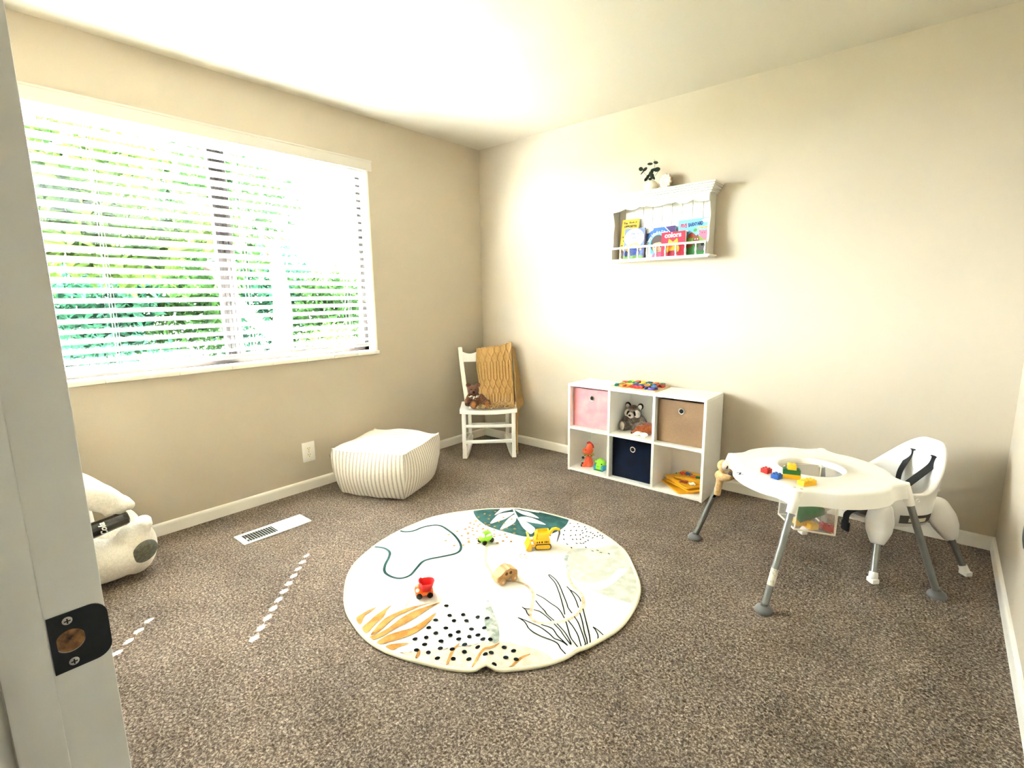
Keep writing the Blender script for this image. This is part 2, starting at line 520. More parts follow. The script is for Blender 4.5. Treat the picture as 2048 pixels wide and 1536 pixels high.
for y in HY:
    b = B()
    for dx in (-0.026, 0.026): tube(b, [(dx, y - 0.006, 0.92), (dx, y - 0.006, 2.08)], 0.0007, 5)
    tube(b, [(0.027, y + 0.006, 0.92), (0.027, y + 0.006, 2.08)], 0.0007, 5)
    tube(b, [(0, y, 0.90), (0, y, 2.08)], 0.0008, 5)
    build('ladder_cord', b, m_blind, bl)
    b = B(); lathe(b, [(0.004, 0.0), (0.009, 0.004), (0.009, 0.014), (0.003, 0.017)], 12, M=Matrix.Translation((0.027, y, 0.902)))
    build('cord_clip', b, m_blind, bl)

# ------------------------------------------------------------------ outside the window
b = B(); box(b, -40, -0.5, -30, 30, -0.45, -0.35); struct('ground_yard', b, mat('sunlit_yard', '#565349', 0.9, col2='#434838', cscale=1.4))
b = B(); box(b, -0.93, -0.16, -5.0, 2.0, 2.46, 2.58); struct('eave', b, m_trim)

def leafmat(name, c1, c2):
    m = bpy.data.materials.new(name); m.use_nodes = True
    n = m.node_tree.nodes; l = m.node_tree.links; n.clear()
    o = n.new('ShaderNodeOutputMaterial'); mx = n.new('ShaderNodeMixShader'); d = n.new('ShaderNodeBsdfDiffuse'); t = n.new('ShaderNodeBsdfTranslucent')
    tc = n.new('ShaderNodeTexCoord'); no = n.new('ShaderNodeTexNoise'); no.inputs['Scale'].default_value = 3.0
    r = n.new('ShaderNodeValToRGB'); r.color_ramp.elements[0].color = lin(c1); r.color_ramp.elements[1].color = lin(c2)
    r.color_ramp.elements[0].position = 0.35; r.color_ramp.elements[1].position = 0.65
    l.new(tc.outputs['Object'], no.inputs['Vector']); l.new(no.outputs['Fac'], r.inputs['Fac'])
    l.new(r.outputs['Color'], d.inputs['Color']); l.new(r.outputs['Color'], t.inputs['Color'])
    mx.inputs['Fac'].default_value = 0.45
    l.new(d.outputs[0], mx.inputs[1]); l.new(t.outputs[0], mx.inputs[2]); l.new(mx.outputs[0], o.inputs[0])
    return m
LM = [leafmat('leaf_green', '#0d180a', '#243a18'), leafmat('leaf_bright', '#14200d', '#38471c'), leafmat('leaf_deep', '#0d1a12', '#1f3d29')]
def leaves(bm, c, r, n, size, rr):
    for _ in range(n):
        while True:
            p = Vector((rr.uniform(-1, 1), rr.uniform(-1, 1), rr.uniform(-1, 1)))
            if 0.25 < p.length < 1: break
        p = Vector((c[0] + p.x * r[0], c[1] + p.y * r[1], c[2] + p.z * r[2]))
        e = Euler((rr.uniform(-1.1, 1.1), rr.uniform(-1.1, 1.1), rr.uniform(0, 6.3))).to_matrix()
        s = size * rr.uniform(0.6, 1.3)
        q = [(0, 0, 0), (0.45, 0.28, 0.05), (1, 0.12, -0.06), (1.25, 0, -0.15), (1, -0.12, -0.06), (0.45, -0.28, 0.05)]
        vs = [bm.verts.new(p + e @ (Vector(a) * s)) for a in q]
        bm.faces.new((vs[0], vs[1], vs[2], vs[3])); bm.faces.new((vs[0], vs[3], vs[4], vs[5]))
m_bark = mat('bark', '#2c2119', 0.9, bump=0.6, bscale=18, col2='#4a392a', cscale=9)
def tree(name, label, cat, base, clumps, size, lm, seed, trunk=None, group=None):
    rr = random.Random(seed)
    t = empty(name, base, label, cat, group)
    b = B()
    for c, r, n in clumps: leaves(b, c, r, n, size, rr)
    build('foliage', b, lm, t, smooth=False)
    if trunk:
        b = B()
        for pts, rad in trunk: tube(b, spline(pts, 5), [rad * (1 - 0.5 * i / (5 * (len(pts) - 1))) for i in range(5 * (len(pts) - 1) + 1)], 10)
        build('trunk', b, m_bark, t)
    return t
GZ = -0.35
tp = atx(566, 690, -5.2); tb = Vector((tp.x, tp.y, GZ))
tree('garden_tree', 'brown trunked tree outside the window with a leaning limb and green crown', 'tree', tb,
     [((-0.3, -0.5, 3.1), (1.0, 1.0, 0.7), 900), ((0.4, -1.5, 2.9), (0.9, 0.9, 0.8), 800), ((-0.4, -1.0, 2.2), (0.7, 1.0, 0.5), 500)], 0.17, LM[0], 3,
     [([(0, 0, 0), (0.02, -0.02, 0.8), (0.0, 0.05, 1.6), (-0.1, 0.0, 2.6)], 0.2), ([(0, 0, 0.95), (-0.1, -0.35, 1.25), (-0.2, -0.8, 1.9), (-0.2, -1.3, 2.7)], 0.11)])
def far(name, label, cat, px, py, x, clumps, size, lm, seed, trunk=None, group=None):
    p = atx(px, py, x)
    return tree(name, label, cat, (p.x, p.y, GZ), clumps, size, lm, seed, trunk, group)
far('leafy_vine_tree', 'close broad leaved green tree outside the left half of the window', 'tree', 190, 640, -2.9,
    [((0, -0.5, 2.3), (0.5, 0.7, 0.55), 900), ((-0.2, 0.3, 2.2), (0.5, 0.6, 0.45), 700), ((0, -0.1, 2.85), (0.5, 0.9, 0.45), 700), ((0.1, 1.0, 2.35), (0.35, 0.4, 0.3), 260)], 0.15, LM[1], 5,
    [([(0, -0.5, 0), (0.02, -0.45, 1.0), (0, -0.3, 2.0), (0, 0, 2.9)], 0.06)])
far('garden_shrub', 'low green shrub outside the lower left of the window', 'shrub', 190, 690, -3.4,
    [((0, -0.4, 0.75), (0.5, 0.8, 0.75), 1500), ((0, 0.4, 0.6), (0.4, 0.6, 0.6), 700)], 0.085, LM[2], 6, [([(0, 0, 0), (0, 0.03, 0.5), (0, 0.05, 0.9)], 0.03)])
far('garden_shrub', 'yellow green shrub outside the lower right corner of the window', 'shrub', 672, 690, -4.4,
    [((0, 0, 0.62), (0.6, 0.65, 0.62), 1300)], 0.08, LM[1], 8, [([(0, 0, 0), (0, 0.03, 0.4), (0, 0.05, 0.7)], 0.03)])
for i, (px, x, h, lab) in enumerate(((130, -8.5, 2.2, 'tall dark hedge shrub at the left end of the row beyond the garden'), (330, -9, 2.5, 'tall hedge shrub behind the window mullion in the row beyond the garden'),
                                     (500, -9.5, 2.9, 'tallest hedge shrub behind the tree trunk beyond the garden'), (640, -9, 2.25, 'tall hedge shrub at the right end of the row beyond the garden'))):
    far('hedge_shrub', lab, 'shrub', px, 640, x, [((0, 0, h * 0.5), (0.9, 1.25, h * 0.52), 2300), ((0.2, 0.5, h * 0.75), (0.8, 1.0, h * 0.33), 900)], 0.16, LM[2] if i % 2 == 0 else LM[0], 20 + i,
        [([(0, 0, 0), (0, 0.03, 0.7), (0, 0.05, 1.4)], 0.07)], group='hedge shrubs beyond the garden')
p = atx(345, 712, -4.6)
b = B(); lathe(b, [(0.30, 0), (0.34, 0.06), (0.33, 0.15), (0.29, 0.16), (0.28, 0.05), (0.01, 0.04)], 24)
tag(build('paddling_pool', b, mat('pool_blue', '#0d2a66', 0.4), loc=(p.x, p.y, p.z - 0.1)), 'small blue tub standing low outside the window near the mullion', 'tub')
b = B(); box(b, p.x - 0.3, p.x + 0.3, p.y - 0.3, p.y + 0.3, GZ, p.z - 0.1, bev=0.02)
tag(build('garden_step', b, mat('concrete', '#b9b4aa', 0.9, bump=0.2, bscale=40)), 'grey concrete block under the blue tub in the garden', 'block')

# ------------------------------------------------------------------ floor vent, outlet
fv = empty('floor_vent', (0.4115, -2.109, 0), 'white metal floor register with louvred slots set in the carpet below the window', 'vent')
b = B()
SLN = 23
oy = 0.1815; ox = 0.0695
box(b, -ox, ox, -oy, oy, 0.0005, 0.0045)
bmv = b
# face plate drawn as a frame with rungs
b.free(); b = B()
box(b, -ox, -0.05, -oy, oy, 0.001, 0.006, bev=0.0015); box(b, 0.046, ox, -oy, oy, 0.001, 0.006, bev=0.0015)
box(b, -0.05, 0.046, -oy, -oy + 0.028, 0.001, 0.006); box(b, -0.05, 0.046, oy - 0.022, oy, 0.001, 0.006)
build('vent_frame', b, m_white, fv, smooth=False)
b = B()
y_a, y_b = -oy + 0.028, oy - 0.022
for k in range(SLN + 1):
    yk = y_a + (y_b - y_a) * k / SLN
    M = Matrix.Translation((0, yk, 0.001)) @ Matrix.Rotation(R(34 if k > 11 else -52), 4, 'X')
    box(b, -0.05, 0.046, -0.0058, 0.0058, -0.0012, 0.0004, M=Matrix.Translation((0, 0, 0.002)) @ M)
build('louvres', b, m_white, fv, smooth=False)
b = B(); box(b, -0.055, 0.055, -oy + 0.02, oy - 0.015, 0.0003, 0.0009); build('duct', b, mat('duct_dark', '#3a3d3a', 0.8), fv, smooth=False)
b = B(); box(b, 0.010, 0.022, y_a + 0.003, y_a + 0.011, 0.004, 0.011, bev=0.001); build('damper_lever', b, m_white, fv)

ol = empty('wall_outlet', (0.0, -1.674, 0.254), 'white duplex wall outlet above the baseboard beside the pouf', 'outlet')
b = B(); box(b, 0.0005, 0.006, -0.0435, 0.0435, -0.066, 0.066, bev=0.003); build('plate', b, m_white, ol)
for s in (0.021, -0.022):
    b = B(); prism(b, [(0.018 * math.cos(a) if abs(math.cos(a)) < 2 else 0, max(-0.0125, min(0.0125, 0.018 * math.sin(a)))) for a in [2 * PI * k / 28 for k in range(28)]], 0.006, 0.0078, lambda y, z, h: (h, y, s + z))
    r_ = build('receptacle', b, mat('outlet_face', '#f6f1e2', 0.35), ol)
    b = B()
    for (yy, hh) in ((-0.0068, 0.0045), (0.0068, 0.0038)): box(b, 0.0077, 0.0081, yy - 0.0013, yy + 0.0013, s + 0.0045 - hh, s + 0.0045 + hh)
    prism(b, [(0.0026 * math.cos(2 * PI * k / 12), 0.0026 * math.sin(2 * PI * k / 12)) for k in range(12)], 0.0077, 0.0081, lambda y, z, h: (h, y, s - 0.0075 + z))
    build('slots', b, mat('slot_dark', '#3b3526', 0.8), r_)
b = B(); lathe(b, [(0.0028, 0), (0.0024, 0.0012), (0.0005, 0.0015)], 10, M=Matrix.Translation((0.006, 0, 0)) @ Matrix.Rotation(PI / 2, 4, 'Y')); build('screw', b, m_steel, ol)

# ------------------------------------------------------------------ striped pouf
def stripes(name, axis):
    m = bpy.data.materials.new(name); m.use_nodes = True
    n = m.node_tree.nodes; l = m.node_tree.links; b = n['Principled BSDF']
    b.inputs['Roughness'].default_value = 0.95; b.inputs['Specular IOR Level'].default_value = 0.1; b.inputs['Sheen Weight'].default_value = 0.2
    tc = n.new('ShaderNodeTexCoord'); sp = n.new('ShaderNodeSeparateXYZ'); l.new(tc.outputs['Object'], sp.inputs[0])
    no = n.new('ShaderNodeTexNoise'); no.inputs['Scale'].default_value = 160; no.inputs['Detail'].default_value = 2; l.new(tc.outputs['Object'], no.inputs['Vector'])
    a0 = n.new('ShaderNodeMath'); a0.operation = 'MULTIPLY_ADD'; l.new(no.outputs['Fac'], a0.inputs[0]); a0.inputs[1].default_value = 0.006; l.new(sp.outputs[axis], a0.inputs[2])
    a = n.new('ShaderNodeMath'); a.operation = 'MULTIPLY'; l.new(a0.outputs[0], a.inputs[0]); a.inputs[1].default_value = 2 * PI / 0.0265
    s = n.new('ShaderNodeMath'); s.operation = 'SINE'; l.new(a.outputs[0], s.inputs[0])
    r = n.new('ShaderNodeValToRGB'); e = r.color_ramp.elements
    mr = n.new('ShaderNodeMapRange'); mr.inputs['From Min'].default_value = -1; l.new(s.outputs[0], mr.inputs['Value'])
    e[0].position = 0.12; e[0].color = lin('#bfb7ad'); e[1].position = 0.42; e[1].color = lin('#efe9de')
    l.new(mr.outputs[0], r.inputs['Fac']); l.new(r.outputs['Color'], b.inputs['Base Color'])
    ad = n.new('ShaderNodeMath'); ad.operation = 'MULTIPLY_ADD'; l.new(no.outputs['Fac'], ad.inputs[0]); ad.inputs[1].default_value = 0.5; l.new(mr.outputs[0], ad.inputs[2])
    bp = n.new('ShaderNodeBump'); bp.inputs['Strength'].default_value = 0.5; bp.inputs['Distance'].default_value = 0.003
    l.new(ad.outputs[0], bp.inputs['Height']); l.new(bp.outputs['Normal'], b.inputs['Normal'])
    return m
m_st = [stripes('stripe_x', 'X'), stripes('stripe_y', 'Y')]
E1 = Vector((0.914, 0.407, 0)).normalized()
pm = frame((0.352, -1.30, 0), E1)
b = B()
N = 20; hw = 0.252; hz = 0.150
def pouf_pt(x, y, z):
    # x,y,z in -1..1 on the cube; puffed sides, dented top, squeezed corners
    zz = z * hz + hz
    bul = 0.040 * (1 - z * z) * 1.0
    kk = 0.34 * max(0.0, min(1.0, (0.75 - z) / 0.9)); X_, Y_ = x, y
    sc_ = (0.955 + 0.045 * (z * 0.5 + 0.5)) * (1 + 0.10 * kk * (1 - abs(z)))
    px = x * hw * sc_ * math.sqrt(1 - kk * y * y / 2); py = y * hw * sc_ * math.sqrt(1 - kk * x * x / 2)
    k = max(abs(x), abs(y))
    if abs(x) >= 0.999: px += math.copysign(bul * (1 - 0.55 * y * y), x)
    if abs(y) >= 0.999: py += math.copysign(bul * (1 - 0.55 * x * x), y)
    if z >= 0.999:
        zz += 0.035 * (1 - x * x) * (1 - y * y) + 0.022 * math.exp(-((x - 0.1) ** 2 + (y - 0.75) ** 2) / 0.2) - 0.045 * math.exp(-((x - 0.05) ** 2 + (y - 0.30) ** 2) / 0.12) * 0.8
    if z <= -0.999: zz = 0.0015 + 0.006 * (k ** 6)
    elif z < 0: zz = max(zz, 0.0015)
    if z > 0.3 and abs(x) > 0.9 and abs(y) > 0.9: zz += 0.012 * (z - 0.3)
    zz += 0.0035 * math.sin(9 * x + 4 * y) * (0.3 + abs(z) * 0.3) + 0.004 * math.sin(5 * y - 3 * x + 2 * z) * (1 if z > -0.9 else 0)
    return Vector((px, py, max(0.0015, zz)))
def face(fn, mi):
    g = [[b.verts.new(pouf_pt(*fn(-1 + 2 * i / N, -1 + 2 * j / N))) for j in range(N + 1)] for i in range(N + 1)]
    for i in range(N):
        for j in range(N):
            f = b.faces.new((g[i][j], g[i + 1][j], g[i + 1][j + 1], g[i][j + 1])); f.material_index = mi
face(lambda a, c: (a, c, 1), 1); face(lambda a, c: (a, c, -1), 1)
face(lambda a, c: (a, -1, c), 0); face(lambda a, c: (a, 1, c), 0); face(lambda a, c: (-1, a, c), 1); face(lambda a, c: (1, a, c), 1)
bmesh.ops.remove_doubles(b, verts=b.verts, dist=0.0012)
pf = build('pouf', b, m_st, mtx=pm, angle=180)
tag(pf, 'square cream pouf with grey woven stripes on the carpet under the window', 'pouf')
b = B()
eds = [[pouf_pt(-1 + 2 * i / N, s, 1) for i in range(N + 1)] for s in (-1, 1)] + [[pouf_pt(s, -1 + 2 * i / N, 1) for i in range(N + 1)] for s in (-1, 1)]
for e in eds: tube(b, [p + Vector((0, 0, 0.001)) for p in e], 0.0028, 6)
build('seam', b, mat('seam_cream', '#eae3d6', 0.9), pf)
b = B(); M = Matrix.Translation(pouf_pt(-1, -1, 0.72) + Vector((-0.004, -0.004, 0)))
box(b, -0.012, 0.012, -0.003, 0.003, -0.008, 0.008, M=M @ Matrix.Rotation(R(-40), 4, 'Z'), bev=0.001)
build('zip_tab', b, mat('zip_grey', '#a89f97', 0.7), pf)

# ------------------------------------------------------------------ white rocking chair
CO = Vector((0.388, -0.634, 0)); CL = Vector((0.725, 0.687, 0)).normalized()
CM = frame(CO, CL)          # x along the front edge, y back to the corner
m_ch = mat('chair_white', '#f6f4ee', 0.38, spec=0.45)
rc = empty('rocking_chair', (0, 0, 0), 'small white wooden rocking chair facing out of the room corner', 'chair', mtx=CM)
def bar(bm, p, q, w, d, bev=0.003):
    p, q = Vector(p), Vector(q); z = (q - p); L = z.length; z.normalize()
    x = Vector((1, 0, 0)); x = (x - z * x.dot(z)).normalized(); y = z.cross(x)
    M = Matrix((x, y, z)).transposed().to_4x4(); M.translation = p
    box(bm, -w / 2, w / 2, -d / 2, d / 2, 0, L, bev=bev, M=M)
b = B()
N = 14
g = []
for i in range(N + 1):
    u = -0.028 + (0.432) * i / N
    sag = -0.012 * (1 - ((i / N) * 2 - 1) ** 2)
    g.append([(u, v, z) for (v, z) in ((-0.032, 0.384 + sag), (-0.026, 0.405 + sag), (0.02, 0.407 + sag * 1.1), (0.16, 0.398 + sag * 1.1), (0.33, 0.396 + sag * 0.4), (0.335, 0.390 + sag * 0.4), (0.33, 0.374 + sag * 0.4), (0.0, 0.374 + sag), (-0.03, 0.376 + sag))])
loft(b, g, 0, True)
build('seat', b, m_ch, rc)
for (u, du) in ((0.0, 0), (0.378, 0)):
    b = B(); bar(b, (u, -0.004, 0.035), (u, 0.012, 0.378), 0.031, 0.031); build('front_leg', b, m_ch, rc)
for u in (0.035, 0.343):
    b = B(); bar(b, (u, 0.335, 0.028), (u, 0.30, 0.378), 0.029, 0.029); build('rear_leg', b, m_ch, rc)
for (u, ut) in ((0.016, -0.034), (0.362, 0.372)):
    b = B()
    pts = [(u, 0.315, 0.38), (u + (ut - u) * 0.45, 0.345, 0.56), (u + (ut - u) * 0.8, 0.385, 0.72), (ut, 0.425, 0.832)]
    for k in range(1): pass
    rings = []
    for i, p in enumerate(pts):
        a = Vector(pts[max(0, i - 1)]); c = Vector(pts[min(3, i + 1)]); t = (c - a).normalized(); y = Vector((0, 1, 0)); y = (y - t * y.dot(t)).normalized(); x = y.cross(t)
        rings.append([Vector(p) + x * sx * 0.0165 + y * sy * 0.0135 for sx, sy in ((-1, -1), (1, -1), (1, 1), (-1, 1))])
    loft(b, rings); bmesh.ops.bevel(b, geom=b.edges[:], offset=0.003, segments=2, affect='EDGES')
    build('back_post', b, m_ch, rc)
b = B()
top = []; botm = []
for i in range(25):
    t = i / 24; u = -0.018 + 0.375 * t
    top.append((u, 0.797 - 0.018 * math.sin(PI * min(1, t * 3.0)) if t < 1 / 3 else 0.797 - 0.0 + 0.012 * math.sin(PI * (t - 1 / 3) * 1.5)))
for i in range(25): 
    t = 1 - i / 24; botm.append((-0.018 + 0.375 * t, 0.716))
prism(b, top + botm, -0.009, 0.009, lambda u, z, h: (u, 0.40 + (z - 0.75) * 0.33 - 0.014 * math.cos((u - 0.17) / 0.19 * 1.2) + 0.014 + h, z))
build('crest_rail', b, m_ch, rc, angle=30)
for z in (0.268, 0.146):
    b = B(); box(b, 0.0, 0.378, -0.008, 0.014, z - 0.012, z + 0.012, bev=0.004); build('front_stretcher', b, m_ch, rc)
b = B(); box(b, 0.035, 0.343, 0.305, 0.325, 0.198, 0.216, bev=0.004); build('rear_stretcher', b, m_ch, rc)
for (u, u2) in ((0.002, 0.034), (0.376, 0.344)):
    b = B(); tube(b, [(u, 0.0, 0.125), (u2, 0.33, 0.125)], 0.008, 10); build('side_stretcher', b, m_ch, rc)
for (u, u2) in ((0.0, 0.036), (0.378, 0.342)):
    b = B(); rings = []
    for i in range(17):
        t = i / 16; v = -0.022 + 0.50 * t
        zc = 0.018 + 0.42 * (v - 0.2) ** 2 - 0.0035
        uu = u + (u2 - u) * t
        h = 0.020
        rings.append([(uu - 0.016, v, zc - h + 0.005 + 0.0), (uu + 0.016, v, zc - h + 0.005), (uu + 0.016, v, zc + h), (uu - 0.016, v, zc + h)])
    zmin = min(p[2] for r_ in rings for p in r_)
    rings = [[(p[0], p[1], p[2] - zmin + 0.001) for p in r_] for r_ in rings]
    loft(b, rings); build('rocker', b, m_ch, rc, angle=30)

# ------------------------------------------------------------------ mustard knit blanket
def knit():
    m = mat('knit_mustard', '#a8834f', 0.95, spec=0.08, bump=0.6, bscale=420, bdetail=2, col2='#bd9a62', cscale=160, cmin=0.35, cmax=0.7, sheen=0.15)
    return m
m_knit = knit()
kb = empty('knit_blanket', (0, 0, 0), 'mustard yellow cable knit throw draped over the rocking chair back', 'blanket', mtx=CM)
path = [(-0.005, 0.412), (0.08, 0.410), (0.17, 0.414), (0.235, 0.432), (0.275, 0.475), (0.312, 0.56), (0.345, 0.66), (0.370, 0.745), (0.382, 0.797), (0.398, 0.818), (0.420, 0.812), (0.432, 0.77), (0.425, 0.68), (0.412, 0.55), (0.405, 0.44)]
pth = spline([Vector((p[0], p[1], 0)) for p in path], 12)
L = [0.0]
for i in range(1, len(pth)): L.append(L[-1] + (pth[i] - pth[i - 1]).length)
def onpath(s):
    for i in range(1, len(L)):
        if s <= L[i] or i == len(L) - 1:
            t = (s - L[i - 1]) / (L[i] - L[i - 1]); p = pth[i - 1].lerp(pth[i], t); d = (pth[i] - pth[i - 1]).normalized()
            return p, Vector((-d.y, d.x, 0))
TOT = L[-1]
def ridge(a, s):
    """cable pattern: rows of diamonds joined by straight cords"""
    per = 0.049; rowp = 0.262
    best = 0
    ph = ((s - 0.02) % rowp) / rowp
    amp = per / 4
    if ph < 0.25: w_ = abs(math.sin(PI * ph / 0.25))
    elif ph < 0.5: w_ = abs(math.sin(PI * (ph - 0.25) / 0.25))
    else: w_ = 0.0
    off = per / 2 if ph < 0.25 else 0.0
    for k in (-1, 0, 1, 2):
        base_ = (math.floor(a / per) + k) * per
        for sgn in (-1, 1):
            if ph < 0.25: x = base_ + sgn * amp * (1 - w_) * 1.0 + (0)
            elif ph < 0.5: x = base_ + sgn * amp * (1 - w_)
            else: x = base_ + sgn * amp * (1 + 0.12 * math.sin(PI * (ph - 0.5) / 0.5))
            if ph < 0.5: x = base_ + sgn * amp * (1 + (w_ if ph < 0.25 else -w_))
            best = max(best, math.exp(-((a - x) / 0.0046) ** 2))
    return best
b = B()
NA, NSt = 96, 210
A0, A1 = 0.108, 0.392
g = []
for i in range(NA + 1):
    a = A0 + (A1 - A0) * i / NA; col = []
    for j in range(NSt + 1):
        s = TOT * j / NSt
        p, nn = onpath(s)
        wob = 0.006 * math.sin(26 * a + 3 * s) + 0.004 * math.sin(11 * s + 9 * a)
        lift = 0.052 * max(0, (a - 0.20) / 0.19) ** 1.3 * max(0, min(1, (p.y - 0.66) / 0.15))     # bunched up over the right post
        zz = p.y; v = p.x
        seatpart = max(0.0, 1 - s / 0.26)
        aa = a + 0.010 * math.sin(7 * s) * (1 if i < NA / 3 else 0.5)
        if i < 6: aa += 0.004 * math.sin(20 * s)
        aa = aa + seatpart * 0.02 * math.sin(14 * a)
        fr_ = 0.012 * seatpart * abs(math.sin(22 * a + 1))
        off = 0.0075 * ridge(a, s) + 0.005 + (wob if s > 0.28 else 0.3 * abs(wob)) 
        sgn = 1.0
        col.append(b.verts.new((aa, v + nn.x * off, zz + nn.y * off + lift + fr_)))
    g.append(col)
for i in range(NA):
    for j in range(NSt): b.faces.new((g[i][j], g[i + 1][j], g[i + 1][j + 1], g[i][j + 1]))
# the part that slips off the right side of the chair
g2 = []
for i in range(41):
    t = i / 40; col = []
    for j in range(61):
        q = j / 60
        ztop = 0.838 - 0.02 * t
        zbot = 0.36 + 0.03 * t if t < 0.75 else 0.36 + 0.03 * t + (t - 0.75) * 0.35
        zbot = 0.30 + 0.10 * abs(t - 0.45)
        z = ztop + (zbot - ztop) * q
        vf = 0.315 + (z - 0.38) * 0.235 if z > 0.42 else 0.30 - (0.42 - z) * 0.1
        v = vf - 0.045 - 0.05 * q + (0.06 + 0.15 * q) * t
        u = 0.390 + 0.018 * q + (0.055 * q + 0.02) * t + 0.010 * math.sin(PI * 2.2 * t + 1) * q + 0.006 * math.sin(5 * q)
        r_ = ridge(t * 0.18, q * 0.5)
        col.append(b.verts.new((u + 0.003 * r_, v, z)))
    g2.append(col)
for i in range(40):
    for j in range(60): b.faces.new((g2[i][j], g2[i + 1][j], g2[i + 1][j + 1], g2[i][j + 1]))
build('knitted_sheet', b, m_knit, kb, angle=180, mods=[('SOLIDIFY', dict(thickness=0.004, offset=0.0))])
b = B(); rr = random.Random(4)
for k in range(38):
    a = A0 - 0.005 + (A1 - A0) * k / 37 + rr.uniform(-0.003, 0.003)
    v0 = 0.0 + rr.uniform(-0.008, 0.012)
    p0 = Vector((a, v0 + 0.03, 0.42)); 
    pts = [p0, p0 + Vector((rr.uniform(-0.008, 0.008), -0.018, 0.004 + rr.uniform(0, 0.012))), p0 + Vector((rr.uniform(-0.014, 0.014), -0.036, -0.006 + rr.uniform(0, 0.01))), p0 + Vector((rr.uniform(-0.02, 0.02), -0.048, -0.010))]
    tube(b, spline(pts, 4), 0.0028, 6)
for k in range(7):
    t = k / 6
    u = 0.425 + 0.01 * math.sin(3 * t); v = 0.235 + 0.14 * t; z = 0.31 + 0.06 * abs(t - 0.45)
    tube(b, spline([(u, v, z), (u + 0.004, v + 0.003, z - 0.03), (u + rr.uniform(-0.006, 0.006), v, z - 0.07)], 4), 0.0025, 6)
tube(b, spline([(0.398, 0.02, 0.40), (0.402, 0.0, 0.30), (0.402, -0.01, 0.16), (0.405, -0.012, 0.045)], 6), 0.0045, 6)
tube(b, spline([(0.392, 0.05, 0.40), (0.399, 0.02, 0.28), (0.399, 0.008, 0.13)], 6), 0.004, 6)
build('fringe', b, m_knit, kb)['kind'] = 'stuff'
# folded strip of the throw hanging straight down the right front leg
b = B()
g3 = []
for i in range(9):
    t = i / 8; col = []
    for j in range(41):
        q = j / 40; z = 0.44 - 0.37 * q
        col.append(b.verts.new((0.402 + 0.006 * math.sin(6 * t + 3 * q), 0.005 + (0.085 * (1 - q) ** 0.8 + 0.006) * t, z)))
    g3.append(col)
for i in range(8):
    for j in range(40): b.faces.new((g3[i][j], g3[i + 1][j], g3[i + 1][j + 1], g3[i][j + 1]))
build('hanging_edge', b, m_knit, kb, angle=180, mods=[('SOLIDIFY', dict(thickness=0.004, offset=0.0))])
# ------------------------------------------------------------------ soft toys
def fur(name, c1, c2, sc=90, bump=0.8):
    return mat(name, c1, 0.95, spec=0.08, bump=bump, bscale=260, bdetail=4, col2=c2, cscale=sc, cmin=0.35, cmax=0.68, sheen=0.25)
def E_(c, r, rot=None): return lambda b: ell(b, c, r, rot=rot, u=24, v=16)
def T_(pts, rad): return lambda b: tube(b, spline(pts, 5), [rad[0] + (rad[1] - rad[0]) * i / (5 * (len(pts) - 1)) for i in range(5 * (len(pts) - 1) + 1)], 14)
def single(name, m, parent, *parts, label=None, mtx=None):
    b = B()
    for p in parts: p(b)
    o = build(name, b, m, parent, mtx=mtx, angle=80)
    if label: o['label'] = label
    return o
m_eye = mat('bead_black', '#080707', 0.15, spec=0.6)

q = CM.inverted() @ atz(953, 814, 0.408)
tm = CM @ Matrix.Translation((q.x, 0.055, 0.404)) @ Matrix.Rotation(R(6), 4, 'Z')
m_ted = fur('teddy_brown', '#4e2e20', '#77503b'); m_pad = fur('teddy_pad', '#8f5c33', '#a8703f', bump=0.3)
ted = empty('teddy_bear', (0, 0, 0), 'brown teddy bear with a checked bow sitting on the white rocking chair', 'teddy bear', mtx=tm)
blob('body', [E_((-0.008, 0.030, 0.058), (0.046, 0.040, 0.060)), E_((-0.020, 0.018, 0.133), (0.045, 0.040, 0.041)), E_((-0.022, -0.020, 0.124), (0.023, 0.022, 0.019)),
              T_([(-0.045, 0.02, 0.092), (-0.066, -0.002, 0.055), (-0.066, -0.03, 0.030)], (0.022, 0.025)), T_([(0.030, 0.02, 0.092), (0.056, 0.0, 0.062), (0.072, -0.025, 0.045)], (0.020, 0.022)),
              T_([(-0.02, 0.01, 0.030), (-0.024, -0.035, 0.026), (-0.026, -0.058, 0.030)], (0.028, 0.027)), T_([(0.03, 0.015, 0.030), (0.062, -0.02, 0.030), (0.082, -0.046, 0.033)], (0.028, 0.029)),
              E_((-0.026, -0.060, 0.034), (0.025, 0.014, 0.034)), E_((0.082, -0.048, 0.036), (0.030, 0.016, 0.033), (0, 0, 0.5))], m_ted, ted, 0.005, 5)
for x in (-0.056, 0.016):
    single('ear', m_ted, ted, E_((x, 0.02, 0.172), (0.019, 0.009, 0.018), (0, 0.25 if x < 0 else -0.25, 0)))
for x in (-0.037, -0.006): single('eye', m_eye, ted, E_((x, -0.019, 0.143), 0.0045))
single('nose', m_eye, ted, E_((-0.022, -0.041, 0.128), (0.0085, 0.006, 0.007)))
single('foot_pad', m_pad, ted, E_((-0.026, -0.069, 0.034), (0.019, 0.007, 0.026)), label='tan suede foot pad')
single('foot_pad', m_pad, ted, E_((0.080, -0.059, 0.036), (0.022, 0.007, 0.024), (0, 0, 0.5)), label='tan suede foot pad')
b = B()
for s in (-1, 1):
    ell(b, (-0.02 + s * 0.022, -0.030, 0.091), (0.020, 0.006, 0.010), rot=(0, s * -0.25, 0))
    tube(b, [(-0.02, -0.033, 0.088), (-0.02 + s * 0.010, -0.036, 0.070)], 0.004, 8)
ell(b, (-0.02, -0.034, 0.090), (0.007, 0.006, 0.007))
ck = mat('check_ribbon', '#18130f', 0.6, col2='#efe9e4', cscale=95, cmin=0.5, cmax=0.56)
build('bow', b, ck, ted)
